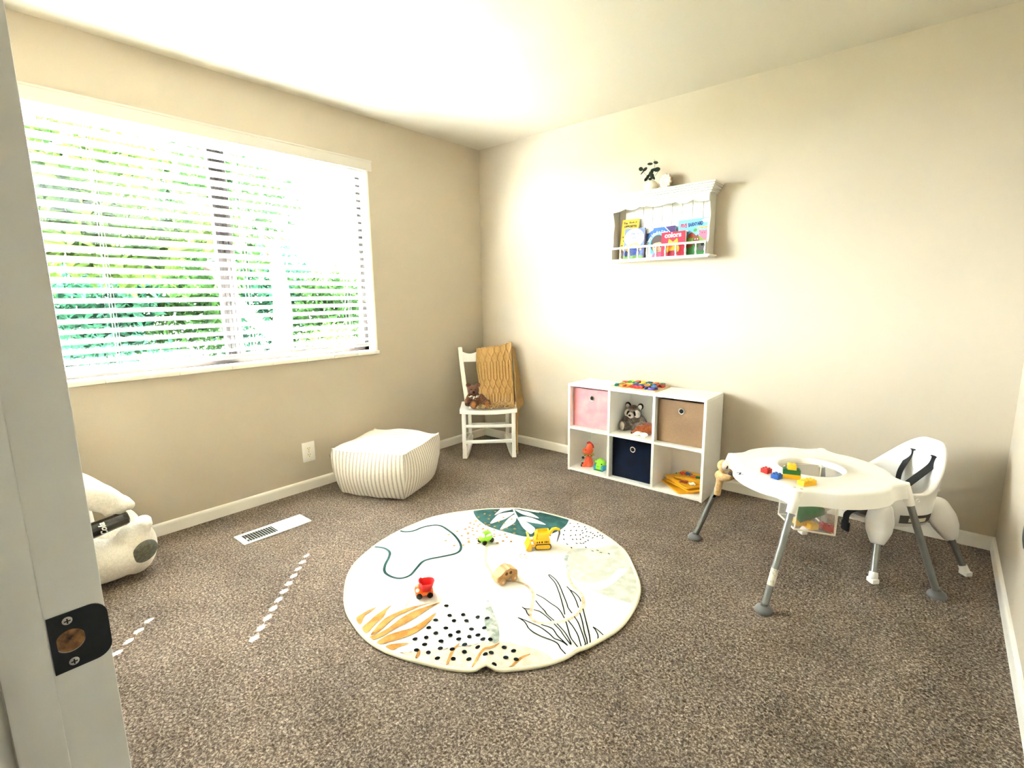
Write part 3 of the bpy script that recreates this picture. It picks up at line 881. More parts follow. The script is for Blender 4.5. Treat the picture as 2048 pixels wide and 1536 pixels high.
single('label_tag', m_white, ted, lambda b: box(b, -0.062, -0.044, -0.034, -0.031, 0.002, 0.014))

# white plush bear by the left wall
m_pol = fur('plush_white', '#e7e0d2', '#f4efe4', bump=0.5); m_pdp = fur('plush_grey', '#4b4c42', '#6b6b5e', bump=0.3)
pb = empty('plush_bear', (0.3, -2.93, 0), 'big white plush bear sitting on the carpet by the window wall behind the door frame', 'plush bear')
def PB(x, y, z): return (x - 0.3, y + 2.93, z)
blob('body', [E_(PB(0.24, -2.95, 0.26), (0.17, 0.13, 0.24)), E_(PB(0.20, -2.985, 0.58), (0.105, 0.105, 0.11)), E_(PB(0.21, -2.90, 0.56), (0.05, 0.045, 0.045)),
              T_([PB(0.33, -2.93, 0.46), PB(0.38, -2.84, 0.425), PB(0.39, -2.77, 0.368)], (0.075, 0.052)), E_(PB(0.392, -2.745, 0.360), (0.045, 0.042, 0.034)), E_(PB(0.425, -2.795, 0.352), (0.022, 0.024, 0.030)), E_(PB(0.432, -2.755, 0.346), (0.022, 0.022, 0.028)), E_(PB(0.418, -2.718, 0.350), (0.024, 0.022, 0.026)),
              T_([PB(0.17, -2.93, 0.46), PB(0.15, -2.84, 0.40), PB(0.16, -2.77, 0.33)], (0.075, 0.055)),
              T_([PB(0.32, -2.93, 0.12), PB(0.38, -2.83, 0.115), PB(0.385, -2.74, 0.112)], (0.108, 0.084)), E_(PB(0.385, -2.715, 0.133), (0.062, 0.098, 0.122), (0, 0, 0.45)),
              T_([PB(0.17, -2.93, 0.12), PB(0.14, -2.80, 0.11), PB(0.13, -2.70, 0.115)], (0.11, 0.09)), E_(PB(0.125, -2.685, 0.13), (0.085, 0.05, 0.11), (0, 0, 0.3)),
              E_(PB(0.35, -2.665, 0.233), (0.035, 0.035, 0.030)), E_(PB(0.40, -2.672, 0.235), (0.034, 0.034, 0.030))], m_pol, pb, 0.011, 4)
for x in (0.12, 0.28): single('ear', m_pol, pb, E_(PB(x, -2.99, 0.67), (0.04, 0.02, 0.04)))
single('nose', m_eye, pb, E_(PB(0.21, -2.855, 0.57), (0.022, 0.014, 0.016)))
for x in (0.165, 0.245): single('eye', m_eye, pb, E_(PB(x, -2.888, 0.61), 0.011))
def pad_at(px, py, P, r, rot):
    p = atp(px, py, P); return E_(PB(p.x, p.y, p.z), r, rot)
single('foot_pad', m_pdp, pb, E_(PB(0.436, -2.690, 0.124), (0.018, 0.058, 0.050), (0, 0.1, 0.42)), label='grey green sole pad')
# dark bottle held on the bear's leg
a0 = Vector((0.43, -2.93, 0.272)); a1 = Vector((0.428, -2.730, 0.303))
ax = (a1 - a0).normalized(); LB = (a1 - a0).length
xx = Vector((1, 0, 0)); xx = (xx - ax * xx.dot(ax)).normalized()
Mb = Matrix((xx, ax.cross(xx), ax)).transposed().to_4x4(); Mb.translation = a0
bt = empty('bottle', (0, 0, 0), 'dark plush bottle lying between the paw and leg of the white bear', 'bottle', mtx=Mb)
b = B()
lathe(b, [(0.012, -0.10), (0.013, -0.06), (0.022, -0.02), (0.033, 0.03), (0.0345, 0.09), (0.031, 0.14), (0.032, 0.18), (0.033, LB - 0.02), (0.030, LB - 0.006), (0.022, LB)], 32)
build('bottle_body', b, mat('bottle_dark', '#0d0908', 0.18, spec=0.6, coat=0.5), bt)
b = B()
def wrap(x, y, z):
    an = PI * 0.0 - 0.25 + x / 0.0350
    return ((0.0350) * math.cos(an), (0.0350) * math.sin(an), 0.123 - y)
text_into(b, 'Cola', 0.032, lambda x, y, z: (0.0352 * math.cos(0.05 - x / 0.035), 0.0352 * math.sin(0.05 - x / 0.035), 0.116 - y), bold=0.001, shear=0.35)
build('lettering', b, mat('print_white', '#f4f2ee', 0.5), bt, smooth=False)

# ------------------------------------------------------------------ cube shelf and what is in it
m_lam = mat('white_laminate', '#f1efe9', 0.4, spec=0.4)
CX0, CX1, CY0, CY1, CZ = 1.118, 2.086, -0.311, -0.022, 0.632
cs = empty('cube_shelf', (0, 0, 0), 'white six cube storage shelf standing against the back wall', 'shelf')
th = 0.0165
b = B(); box(b, CX0, CX1, CY0, CY1, CZ - th, CZ, bev=0.001); build('top_panel', b, m_lam, cs, smooth=False)
b = B(); box(b, CX0 + th, CX1 - th, CY0, CY1, 0.004, 0.004 + th, bev=0.001); build('bottom_panel', b, m_lam, cs, smooth=False)
for x in (CX0, CX1 - th):
    b = B(); box(b, x, x + th, CY0, CY1, 0.0, CZ - th, bev=0.001); build('side_panel', b, m_lam, cs, smooth=False)
DV = [CX0 + (CX1 - CX0 - th) / 3, CX0 + (CX1 - CX0 - th) * 2 / 3]
ZM = 0.308
for x in DV:
    b = B(); box(b, x, x + th, CY0 + 0.001, CY1, 0.004 + th, CZ - th, bev=0.001); build('divider', b, m_lam, cs, smooth=False)
b = B()
for k, x in enumerate([CX0] + DV): box(b, x + th, (DV + [CX1 - th])[k], CY0 + 0.001, CY1, ZM, ZM + th, bev=0.001)
build('middle_shelf', b, m_lam, cs, smooth=False)
b = B(); box(b, CX0 + 0.002, CX1 - 0.002, CY1, CY1 + 0.004, 0.003, CZ - 0.002); build('back_panel', b, m_lam, cs, smooth=False)
COLX = [(CX0 + th, DV[0]), (DV[0] + th, DV[1]), (DV[1] + th, CX1 - th)]
LOW, MID = 0.0207, ZM + th + 0.0002

def fabric_bin(label, col, x0, x1, z0, h, c2, c3=None, fr_y=-0.268):
    o = empty('fabric_bin', ((x0 + x1) / 2, fr_y, z0), label, 'storage bin', 'fabric bins in the cube shelf')
    hw = (x1 - x0) / 2 - 0.006
    mm = mat('bin_' + label.split()[0], col, 0.85, spec=0.15, bump=0.25, bscale=70 if c3 else 18, col2=c2, cscale=c3 or 12, cmin=0.35, cmax=0.7)
    b = B(); t = 0.004; D = 0.232
    n = 12; g = []
    # front wall slightly slack around the eyelet
    for i in range(n + 1):
        col_ = []
        for j in range(n + 1):
            u = -hw + 2 * hw * i / n; z = 0.002 + h * j / n
            k = 0.004 * math.sin(PI * i / n) * math.sin(PI * j / n) + 0.0012 * math.sin(5 * i + 3 * j)
            col_.append(b.verts.new((u, k, z)))
        g.append(col_)
    for i in range(n):
        for j in range(n): b.faces.new((g[i][j], g[i + 1][j], g[i + 1][j + 1], g[i][j + 1]))
    box(b, -hw, -hw + t, 0.0, D, 0.001, h + 0.002); box(b, hw - t, hw, 0.0, D, 0.001, h + 0.002); box(b, -hw, hw, D - t, D, 0.001, h + 0.002)
    box(b, -hw, hw, 0.005, D, 0.001, 0.004); box(b, -hw, hw, 0.006, 0.009, 0.001, h + 0.002)
    build('bin_body', b, mm, o)
    M = Matrix.Translation((0.004, 0.0015, h * 0.78)) @ Matrix.Rotation(PI / 2, 4, 'X')
    b = B(); lathe(b, [(0.0185, 0.0), (0.0195, 0.003), (0.017, 0.0048), (0.0135, 0.004), (0.0128, 0.0)], 26, caps=False, M=M); build('eyelet', b, mat('eyelet_nickel', '#d9d4ca', 0.25, metal=0.8), o)
    b = B(); lathe(b, [(0.0001, 0.0012), (0.0132, 0.0012)], 26, caps=False, M=M); build('eyelet_hole', b, m_black, o)
    return o
fabric_bin('pink fabric storage bin in the upper left cube', '#e08d95', *COLX[0], MID, 0.272, '#e8a5a6')
fabric_bin('tan burlap storage bin in the upper right cube', '#7d6248', *COLX[2], MID, 0.270, '#937a5e', 420, fr_y=-0.275)
fabric_bin('navy blue fabric storage bin in the lower middle cube', '#070e1e', *COLX[1], LOW, 0.270, '#0b162b', fr_y=-0.270)

# raccoon
m_rac = fur('raccoon_grey', '#5b5148', '#8d8278'); m_racl = fur('raccoon_pale', '#b9aea2', '#d8cec2', bump=0.4); m_rack = fur('raccoon_black', '#15110f', '#241e1a', bump=0.3)
m_racd = fur('raccoon_brown', '#463629', '#6b5745')
rm = Matrix.Translation((1.537, -0.135, MID)) @ Matrix.Rotation(R(4), 4, 'Z')
ra = empty('plush_raccoon', (0, 0, 0), 'grey plush raccoon sitting in the upper middle cube', 'plush toy', mtx=rm)
blob('body', [E_((0.0, 0.015, 0.052), (0.048, 0.042, 0.056)), E_((0, 0.004, 0.128), (0.056, 0.048, 0.045)), E_((0.0, -0.034, 0.115), (0.026, 0.028, 0.022)),
              T_([(0.042, 0.015, 0.092), (0.072, -0.002, 0.070), (0.092, -0.01, 0.035)], (0.022, 0.022)), T_([(-0.040, 0.015, 0.092), (-0.052, 0.0, 0.070), (-0.05, -0.02, 0.05)], (0.02, 0.02)),
              T_([(-0.03, 0.0, 0.03), (-0.045, -0.03, 0.03), (-0.05, -0.05, 0.034)], (0.03, 0.03)), E_((-0.05, -0.055, 0.038), (0.028, 0.018, 0.037)),
              T_([(0.03, 0.0, 0.03), (0.045, -0.035, 0.03), (0.052, -0.055, 0.032)], (0.03, 0.028))], m_rac, ra, 0.005, 5)
for s in (-1, 1):
    e = single('ear', m_rack, ra, E_((s * 0.044, 0.008, 0.168), (0.021, 0.010, 0.024), (0, s * 0.45, 0)), label='black edged ear')
    single('ear_lining', m_racl, e, E_((s * 0.0425, 0.0, 0.163), (0.014, 0.006, 0.019), (0, s * 0.45, 0)))
    single('cheek', m_racl, ra, E_((s * 0.033, -0.022, 0.123), (0.022, 0.022, 0.028), (0, s * -0.35, 0)))
    m_ = single('eye_mask', m_rack, ra, E_((s * 0.0235, -0.0395, 0.126), (0.0105, 0.007, 0.017), (0, s * -0.45, 0)), label='black eye patch')
    single('eye', m_eye, m_, E_((s * 0.021, -0.0465, 0.129), 0.0032))
single('brow', m_racd, ra, E_((0, -0.008, 0.158), (0.032, 0.036, 0.019)))
single('muzzle', m_racl, ra, E_((0, -0.050, 0.114), (0.021, 0.020, 0.020)))
single('nose', m_eye, ra, E_((0, -0.069, 0.117), (0.0095, 0.006, 0.0075)))
single('foot_pad', m_racl, ra, E_((-0.052, -0.068, 0.038), (0.018, 0.007, 0.029), (0, 0, -0.2)), label='pale foot pad')
# fox lying beside it
m_fox = fur('fox_rust', '#7a3a1a', '#9c5228'); m_foxw = fur('fox_white', '#e9e2d4', '#f6f1e6', bump=0.3)
fx = empty('plush_fox', (1.642, -0.195, MID), 'rust and white plush fox lying beside the raccoon', 'plush toy')
blob('body', [E_((0.02, 0.02, 0.040), (0.052, 0.062, 0.040)), E_((-0.012, -0.028, 0.036), (0.036, 0.030, 0.033)), E_((-0.038, -0.05, 0.020), (0.020, 0.020, 0.016))], m_fox, fx, 0.005, 5)
single('muzzle', m_foxw, fx, E_((-0.018, -0.052, 0.016), (0.034, 0.022, 0.0155), (0, -0.25, 0)))
single('chest', m_foxw, fx, E_((0.025, -0.05, 0.014), (0.03, 0.022, 0.0135)))
single('nose', m_eye, fx, E_((-0.055, -0.061, 0.0155), 0.0065))
single('ear', m_fox, fx, E_((0.005, -0.01, 0.068), (0.009, 0.006, 0.012)))
single('tail', m_foxw, fx, T_([(0.02, -0.06, 0.012), (0.04, -0.085, 0.012), (0.05, -0.095, 0.012)], (0.011, 0.008)))

# orange squeaky animal with collar
m_or = mat('rubber_orange', '#d9502f', 0.5, spec=0.3, col2='#e2673f', cscale=20); m_rd = mat('rubber_red', '#a61412', 0.5)
fig = empty('rubber_animal', (1.222, -0.205, LOW), 'orange rubber animal with red crest and green collar in the lower left cube', 'toy', mtx=Matrix.Translation((1.228, -0.205, LOW)) @ Matrix.Rotation(R(25), 4, 'Z'))
b = B(); lathe(b, [(0.030, 0.0), (0.034, 0.006), (0.033, 0.03), (0.026, 0.055), (0.019, 0.07), (0.018, 0.085), (0.018, 0.095)], 24)
for s in (-1, 1): tube(b, spline([(0, 0, 0.02), (-0.02 + s * 0.001, -0.02 * s - 0.01, 0.012), (-0.042, -0.022 * s - 0.012, 0.012)], 5), 0.011, 10)
build('body', b, m_or, fig)
b = B(); ell(b, (0.0, 0, 0.118), (0.034, 0.032, 0.030)); ell(b, (-0.020, 0, 0.112), (0.026, 0.024, 0.022)); ell(b, (0.006, 0, 0.140), (0.024, 0.024, 0.032))
hd_ = build('head', b, m_or, fig, mods=[('REMESH', dict(mode='VOXEL', voxel_size=0.004)), ('SMOOTH', dict(factor=0.5, iterations=5))])
for s in (-1, 1): single('eye', m_eye, hd_, E_((-0.018, s * 0.0245, 0.126), 0.004))
b = B()
for (x, z, r_) in ((-0.008, 0.172, 0.008), (0.002, 0.176, 0.009), (0.012, 0.172, 0.0085), (0.004, 0.166, 0.010)): ell(b, (x, 0, z), (r_, 0.006, r_))
tube(b, spline([(0.010, 0, 0.172), (0.027, 0, 0.158), (0.031, 0, 0.138)], 5), 0.007, 8)
build('crest', b, m_rd, fig)
b = B()
for k in range(16):
    a = 2 * PI * k / 16
    ell(b, (0.030 * math.cos(a), 0.030 * math.sin(a), 0.085 + 0.003 * (k % 2)), (0.013, 0.006, 0.003), rot=(0, 0, a), mi=k % 2)
build('collar', b, [mat('leaf_plastic', '#2b6b39', 0.5), mat('flower_yellow', '#c9a92f', 0.5)], fig)
for s in (-1, 1): single('hoof', m_eye, fig, E_((-0.044, -0.022 * s - 0.012, 0.0115), (0.009, 0.0105, 0.0105)))
single('tail_tip', m_eye, fig, E_((-0.038, -0.02, 0.066), 0.010))
# green monster in a blue car
m_gr = mat('lime_plastic', '#86cf2b', 0.35, spec=0.5); m_bl = mat('teal_plastic', '#2a8fb5', 0.35, spec=0.5)
gm = empty('monster_toy', (1.338, -0.222, LOW), 'lime green round toy creature in a blue base in the lower left cube', 'toy')
b = B(); ell(b, (0, 0, 0.046), (0.036, 0.034, 0.036)); tube(b, [(0, 0, 0.072), (0, 0, 0.090)], [0.010, 0.001], 12); box(b, -0.028, 0.028, -0.034, 0.02, 0.006, 0.036, bev=0.008)
g_ = build('body', b, m_gr, gm, mods=[('REMESH', dict(mode='VOXEL', voxel_size=0.0035)), ('SMOOTH', dict(factor=0.5, iterations=4))])
for s in (-1, 1):
    single('eye', m_eye, g_, E_((s * 0.0215, -0.026, 0.050), (0.004, 0.003, 0.006)))
    single('ear', m_gr, gm, E_((s * 0.040, 0.0, 0.052), (0.010, 0.006, 0.014), (0, s * 0.5, 0)))
    b = B(); box(b, s * 0.030 - 0.012, s * 0.030 + 0.012, -0.036, 0.034, 0.003, 0.042, bev=0.010); build('fender', b, m_bl, gm)
b = B(); tube(b, spline([(-0.010, -0.0335, 0.034), (-0.002, -0.0352, 0.031), (0.006, -0.0345, 0.034)], 4), 0.0012, 6); build('smile', b, mat('dark_green', '#2c5a14', 0.6), g_)
b = B(); box(b, -0.036, 0.036, -0.036, 0.034, 0.0003, 0.006, bev=0.002); build('base', b, mat('base_green', '#0e5c3a', 0.4), gm)

# yellow peg boards with shapes in the lower right cube
m_yel = mat('foam_yellow', '#d59c16', 0.55)
pc_cols = {'red': '#c2301c', 'blue': '#1f4f9c', 'orange': '#e0762c', 'green': '#1f7a3c', 'brown': '#8f3a1d', 'white': '#f2efe9'}
def pboard(label, cx, cy, z, w, d, ang, corner=0.02):
    b = B(); pts = []
    for (sx, sy, a0) in ((1, 1, 0), (-1, 1, 90), (-1, -1, 180), (1, -1, 270)):
        for k in range(6):
            a = R(a0 + 90 * k / 5); pts.append((sx * (w / 2 - corner) + corner * math.cos(a), sy * (d / 2 - corner) + corner * math.sin(a)))
    prism(b, pts, 0, 0.009)
    o = build('puzzle_board', b, m_yel, mtx=Matrix.Translation((cx, cy, z)) @ Matrix.Rotation(R(ang), 4, 'Z'))
    return tag(o, label, 'puzzle board', 'yellow boards in the cube shelf')
bx = 1.945
pboard('yellow puzzle board at the bottom of the stack in the lower right cube', 1.915, -0.165, LOW, 0.25, 0.19, -40)
pboard('second yellow puzzle board from the bottom of the stack', 1.945, -0.165, LOW + 0.0185, 0.23, 0.17, -28)
pboard('third yellow puzzle board of the stack, lying under the topmost one', 1.930, -0.158, LOW + 0.036, 0.245, 0.17, -33)
pboard('topmost yellow puzzle board of the stack in the lower right cube', 1.955, -0.125, LOW + 0.0535, 0.20, 0.15, -6)
def pshape(label, color, cx, cy, z, s, kind):
    b = B(); s *= 1.2
    if kind == 'train': box(b, -0.6 * s, 0.6 * s, -0.2 * s, 0.2 * s, 0, 0.012, bev=0.002); box(b, 0.1 * s, 0.55 * s, 0.1 * s, 0.5 * s, 0, 0.012, bev=0.002); ell(b, (-0.4 * s, -0.25 * s, 0.006), (0.2 * s, 0.2 * s, 0.006)); ell(b, (0.3 * s, -0.25 * s, 0.006), (0.2 * s, 0.2 * s, 0.006))
    elif kind == 'dog': ell(b, (0, 0, 0.006), (0.6 * s, 0.32 * s, 0.0065)); ell(b, (-0.5 * s, 0.3 * s, 0.006), (0.3 * s, 0.28 * s, 0.0065)); box(b, -0.4 * s, -0.2 * s, -0.6 * s, 0, 0, 0.012, bev=0.002); box(b, 0.2 * s, 0.42 * s, -0.6 * s, 0, 0, 0.012, bev=0.002)
    else: ell(b, (0, 0, 0.006), (0.4 * s, 0.5 * s, 0.0065)); ell(b, (0, 0.5 * s, 0.006), (0.26 * s, 0.26 * s, 0.0065)); ell(b, (-0.4 * s, 0.1 * s, 0.006), (0.22 * s, 0.14 * s, 0.0065)); ell(b, (0.4 * s, 0.1 * s, 0.006), (0.22 * s, 0.14 * s, 0.0065))
    o = build('puzzle_piece', b, mat('foam_' + color, pc_cols[color], 0.5), loc=(cx, cy, z))
    return tag(o, label, 'puzzle piece', 'shapes on the yellow puzzle boards')
zt = LOW + 0.0627
pshape('red shape at the left of the topmost yellow board', 'red', 1.890, -0.125, zt, 0.028, 'doll')
pshape('blue animal shape on the topmost yellow board', 'blue', 1.928, -0.108, zt, 0.032, 'dog')
pshape('orange shape on the topmost yellow board', 'orange', 1.966, -0.140, zt, 0.030, 'doll')
pshape('green animal shape at the right of the topmost yellow board', 'green', 2.006, -0.135, zt, 0.034, 'train')
pshape('dark green shape poking out beside the topmost yellow board', 'green', 1.852, -0.105, LOW + 0.0452, 0.024, 'doll')
pshape('dark red train shape on the third yellow board', 'brown', 1.935, -0.218, LOW + 0.0452, 0.034, 'train')
pshape('white shape on the right corner of the third yellow board', 'white', 1.990, -0.2255, LOW + 0.0452, 0.030, 'doll')
pshape('dark red shape on the left corner of the bottom yellow board', 'brown', 1.858, -0.175, LOW + 0.0092, 0.030, 'dog')

# wooden letter puzzle on top of the shelf
m_ply = mat('birch_ply', '#e0c79c', 0.55, col2='#caa978', cscale=14)
PX0, PX1, PY0, PY1 = 1.425, 1.752, -0.276, -0.028
b = B(); pts = []
for (cx, cy, a0) in ((PX1 - 0.02, PY1 - 0.02, 0), (PX0 + 0.02, PY1 - 0.02, 90), (PX0 + 0.02, PY0 + 0.02, 180), (PX1 - 0.02, PY0 + 0.02, 270)):
    for k in range(7):
        a = R(a0 + 90 * k / 6); pts.append((cx + 0.02 * math.cos(a), cy + 0.02 * math.sin(a)))
prism(b, pts, 0, 0.0085)
tag(build('letter_board', b, m_ply, loc=(0, 0, CZ + 0.0003)), 'pale wooden alphabet puzzle board lying on top of the cube shelf', 'puzzle board')
cols = {'teal': '#2f9a86', 'orange': '#e07628', 'red': '#c4332f', 'blue': '#27508f', 'purple': '#5a4793', 'lime': '#93b72d', 'yellow': '#e6c437', 'rust': '#b34a22', 'sky': '#4aa3b8', 'green': '#3f8f4c'}
rowsC = [['teal', 'orange', 'orange', 'red', 'red', 'blue', 'purple'], ['lime', 'yellow', 'purple', 'blue', 'orange', 'sky'],
         ['rust', 'teal', 'sky', 'yellow', 'lime', 'blue', 'red'], ['lime', 'rust', 'yellow', 'blue', 'orange', 'green']]
ALPHA = 'ABCDEFGHIJKLMNOPQRSTUVWXYZ'
ordn = ['first', 'second', 'third', 'fourth', 'fifth', 'sixth', 'seventh']
rown = ['front row', 'second row', 'third row', 'rear row']
li = 25
for r_i, row in enumerate(rowsC):
    n_ = len(row)
    for c_i, c_ in enumerate(row):
        ch = ALPHA[(19 + c_i + (0 if r_i == 0 else 0)) % 26] if r_i == 0 else ALPHA[(13 if r_i == 1 else 6 if r_i == 2 else 0) + c_i]
        cx = PX0 + 0.036 + (PX1 - PX0 - 0.07) * (c_i + (0 if n_ == 7 else 0.5)) / 6.0; cy = PY0 + 0.036 + (PY1 - PY0 - 0.066) * r_i / 3
        b = B()
        text_into(b, ch, 0.058, lambda x, y, z: (x, y - 0.020, z), bold=0.0022, extrude=0.0075)
        o = build('puzzle_letter', b, mat('letter_' + c_, cols[c_], 0.45), smooth=False, mtx=Matrix.Translation((cx, cy, CZ + 0.0088 + 0.0077)) @ Matrix.Rotation(R(rnd.uniform(-6, 6)), 4, 'Z'))
        tag(o, '%s wooden letter, %s from the left in the %s of the alphabet puzzle' % (c_, ordn[c_i], rown[r_i]), 'puzzle letter', 'letters in the wooden alphabet puzzle')
# ------------------------------------------------------------------ wall shelf
m_sh = mat('shelf_paint', '#d3d0c6', 0.5, spec=0.35)
m_shd = mat('shelf_paint_worn', '#d5d2c8', 0.5, spec=0.35, col2='#a49d90', cscale=60, cmin=0.72, cmax=0.80)
X0, X1 = 1.316, 1.968
ws_ = empty('wall_shelf', (0, 0, 0), 'white cottage style wall shelf with scalloped trim and spindle rail', 'wall shelf')
b = B(); DB = 0.104
prof = [(0.0, 1.826), (0.009, 1.8285), (0.0105, 1.8345), (0.006, 1.8355), (0.006, 1.8368), (0.0165, 1.8375), (0.0195, 1.8475), (0.013, 1.8485), (0.013, 1.8500), (0.0255, 1.8507), (0.029, 1.8595), (0.022, 1.8605), (0.022, 1.8620), (0.0345, 1.8627), (0.038, 1.8715), (0.031, 1.8725), (0.031, 1.8738), (0.0405, 1.8745), (0.041, 1.884)]
rings = [[(X0 - o, 0, z), (X0 - o, -DB - o, z), (X1 + o, -DB - o, z), (X1 + o, 0, z)] for o, z in prof]
loft(b, rings); build('cornice', b, m_shd, ws_, smooth=False)
b = B(); up, lo = [], []
n = 96
for i in range(n + 1):
    t = i / n; x = X0 + 0.004 + (X1 - X0 - 0.008) * t
    s = abs(t - 0.5) * 2           # 0 in the middle
    if s < 0.22: z = 1.783 + 0.014 * (s / 0.22) ** 2
    elif s < 0.36: z = 1.797 - 0.005 * math.sin(PI * (s - 0.22) / 0.14)
    elif s < 0.70: z = 1.797 - 0.016 * math.sin(PI * (s - 0.36) / 0.34)
    else: z = 1.797 - 0.018 * math.sin(PI / 2 * min(1, (s - 0.70) / 0.22))
    lo.append((x, z))
prism(b, [(X0 + 0.004, 1.835)] + lo + [(X1 - 0.004, 1.835)], -0.104, -0.092, lambda x, z, h: (x, h, z)); build('scalloped_apron', b, m_sh, ws_, smooth=False)
for x in (X0, X1 - 0.012):
    b = B(); ed = []
    for i in range(41):
        t = i / 40; z = 1.474 + (1.83 - 1.474) * t
        d = 0.098 - 0.016 * math.sin(PI * max(0, min(1, (t - 0.22) / 0.7))) + 0.005 * math.sin(t * 17) * (1 if 0.15 < t < 0.95 else 0)
        if t < 0.2: d = 0.108
        ed.append((-d, z))
    prism(b, [(0, 1.474)] + ed + [(0, 1.83)], x, x + 0.012, lambda y, z, h: (h, y, z)); build('side_panel', b, m_sh, ws_, smooth=False)
b = B(); gs = [X0 + 0.012, 1.372, 1.438, 1.504, 1.569, 1.634, 1.700, 1.766, 1.832, 1.898, X1 - 0.012]
for i in range(10): box(b, gs[i] + 0.0011, gs[i + 1] - 0.0011, -0.010, -0.003, 1.474, 1.83, bev=0.0012)
box(b, X0 + 0.01, X1 - 0.01, -0.003, -0.001, 1.474, 1.83, mi=1)
build('beadboard_back', b, [m_sh, mat('groove_grey', '#8d8a82', 0.8)], ws_, smooth=False)
b = B(); box(b, 1.288, 1.990, -0.130, -0.0005, 1.462, 1.4735, bev=0.003); box(b, 1.298, 1.980, -0.122, -0.0005, 1.456, 1.463, bev=0.002); build('bottom_board', b, m_shd, ws_)
b = B(); box(b, X0 + 0.01, X1 - 0.004, -0.121, -0.109, 1.539, 1.5525, bev=0.003); build('rail', b, m_sh, ws_)
for i in range(10):
    x = [1.398, 1.460, 1.522, 1.588, 1.648, 1.711, 1.778, 1.838, 1.902, 1.958][i]
    b = B(); lathe(b, [(0.0062, 1.4735), (0.0062, 1.484), (0.004, 1.487), (0.0072, 1.497), (0.0078, 1.506), (0.0062, 1.516), (0.004, 1.524), (0.0045, 1.529), (0.0060, 1.532), (0.0062, 1.540)], 14, M=Matrix.Translation((x, -0.115, 0)))
    build('spindle', b, m_sh, ws_)

# ------------------------------------------------------------------ books
def ellp(cx, cz, rx, rz, n=24, a0=0, a1=360): return [(cx + rx * math.cos(R(a0 + (a1 - a0) * k / (n if a1 - a0 == 360 else n - 1))), cz + rz * math.sin(R(a0 + (a1 - a0) * k / (n if a1 - a0 == 360 else n - 1)))) for k in range(n)]
class Book:
    def __init__(s, label, x0, zb, w, h, th, y, lean, roll, cover, cols, yaw=0):
        s.w, s.h, s.th = w, h, th
        M = Matrix.Translation((x0 + w / 2, y, zb)) @ Matrix.Rotation(R(roll), 4, 'Y') @ Matrix.Rotation(R(-lean), 4, 'X') @ Matrix.Rotation(R(yaw), 4, 'Z')
        s.o = tag(empty('book', (0, 0, 0), mtx=M), label, 'book', 'board books on the wall shelf')
        s.cover = cover; s.mats = [cover] + cols; s.bm = B(); s.lay = 0
        box(s.bm, -w / 2, w / 2, 0, 0.0022, 0, h, bev=0.0008); box(s.bm, -w / 2, w / 2, th - 0.0022, th, 0, h, bev=0.0008); box(s.bm, -w / 2, -w / 2 + 0.002, 0, th, 0, h, bev=0.0008)
    def poly(s, pts, mi):
        s.lay += 1; y = -0.00025 - 0.00012 * s.lay
        pts = [(max(-s.w / 2, min(s.w / 2, x)), max(0.0, min(s.h, z))) for x, z in pts]
        try:
            b2 = bmesh.new(); f = b2.faces.new([b2.verts.new((x, y, z)) for x, z in pts]); bmesh.ops.triangulate(b2, faces=[f]); _merge(s.bm, b2, None, mi)
        except Exception: pass
    def line(s, pts, wd, mi):
        P = spline([Vector((x, 0, z)) for x, z in pts], 6)
        for i in range(len(P) - 1):
            d = (P[i + 1] - P[i]).normalized(); nn = Vector((-d.z, 0, d.x)) * wd / 2
            s.lay += 0.02
            s.poly([((P[i] - nn).x, (P[i] - nn).z), ((P[i + 1] - nn).x, (P[i + 1] - nn).z), ((P[i + 1] + nn).x, (P[i + 1] + nn).z), ((P[i] + nn).x, (P[i] + nn).z)], mi); s.lay -= 1
        s.lay += 1
    def text(s, t, size, x, z, mi, bold=0.0008, shear=0, rot=0, arc=None, space=1.0, xs=1.0):
        s.lay += 1; y = -0.0003 - 0.00012 * s.lay
        ca, sa = math.cos(R(rot)), math.sin(R(rot))
        if arc: fn = lambda a, c, h: (x + (arc + c) * math.sin(a / arc), y, z + (arc + c) * math.cos(a / arc))
        else: fn = lambda a, c, h: (x + a * xs * ca - c * sa, y, z + a * xs * sa + c * ca)
        text_into(s.bm, t, size, fn, mi, bold=bold, shear=shear, space=space)
    def done(s):
        build('cover', s.bm, s.mats, s.o, smooth=False)
        b = B(); box(b, -s.w / 2 + 0.002, s.w / 2 - 0.0015, 0.0024, s.th - 0.0024, 0.0012, s.h - 0.0015); build('pages', b, mat('paper', '#ece7da', 0.8), s.o, smooth=False)
        return s.o
def pm_(n_, c): return mat('print_' + n_, c, 0.45, spec=0.3)
Wh, Bk = pm_('white', '#f6f4ef'), pm_('black', '#191614')
ZB = 1.4738
k = Book('yellow book with black title standing at the left end of the wall shelf', 1.356, ZB, 0.124, 0.266, 0.024, -0.060, 7, 0.8, pm_('yellow', '#d6a312'), [Bk, Wh, pm_('brown', '#5b3318')], 0)
k.text('Book of', 0.017, 0.020, 0.239, 1, rot=0); k.text('The', 0.018, -0.034, 0.235, 1, bold=0.001); k.text('OPPOSITES', 0.0185, 0.002, 0.213, 1, bold=0.0012)
for (x, z, r_) in ((-0.045, 0.15, 0.004), (-0.04, 0.125, 0.0035), (-0.048, 0.095, 0.004), (-0.02, 0.148, 0.003), (0.03, 0.15, 0.004), (-0.035, 0.08, 0.003)): k.poly(ellp(x, z, r_, r_ * 1.5), 1)
k.poly(ellp(-0.03, 0.035, 0.026, 0.03), 3); k.poly(ellp(-0.026, 0.07, 0.012, 0.016), 2); k.done()
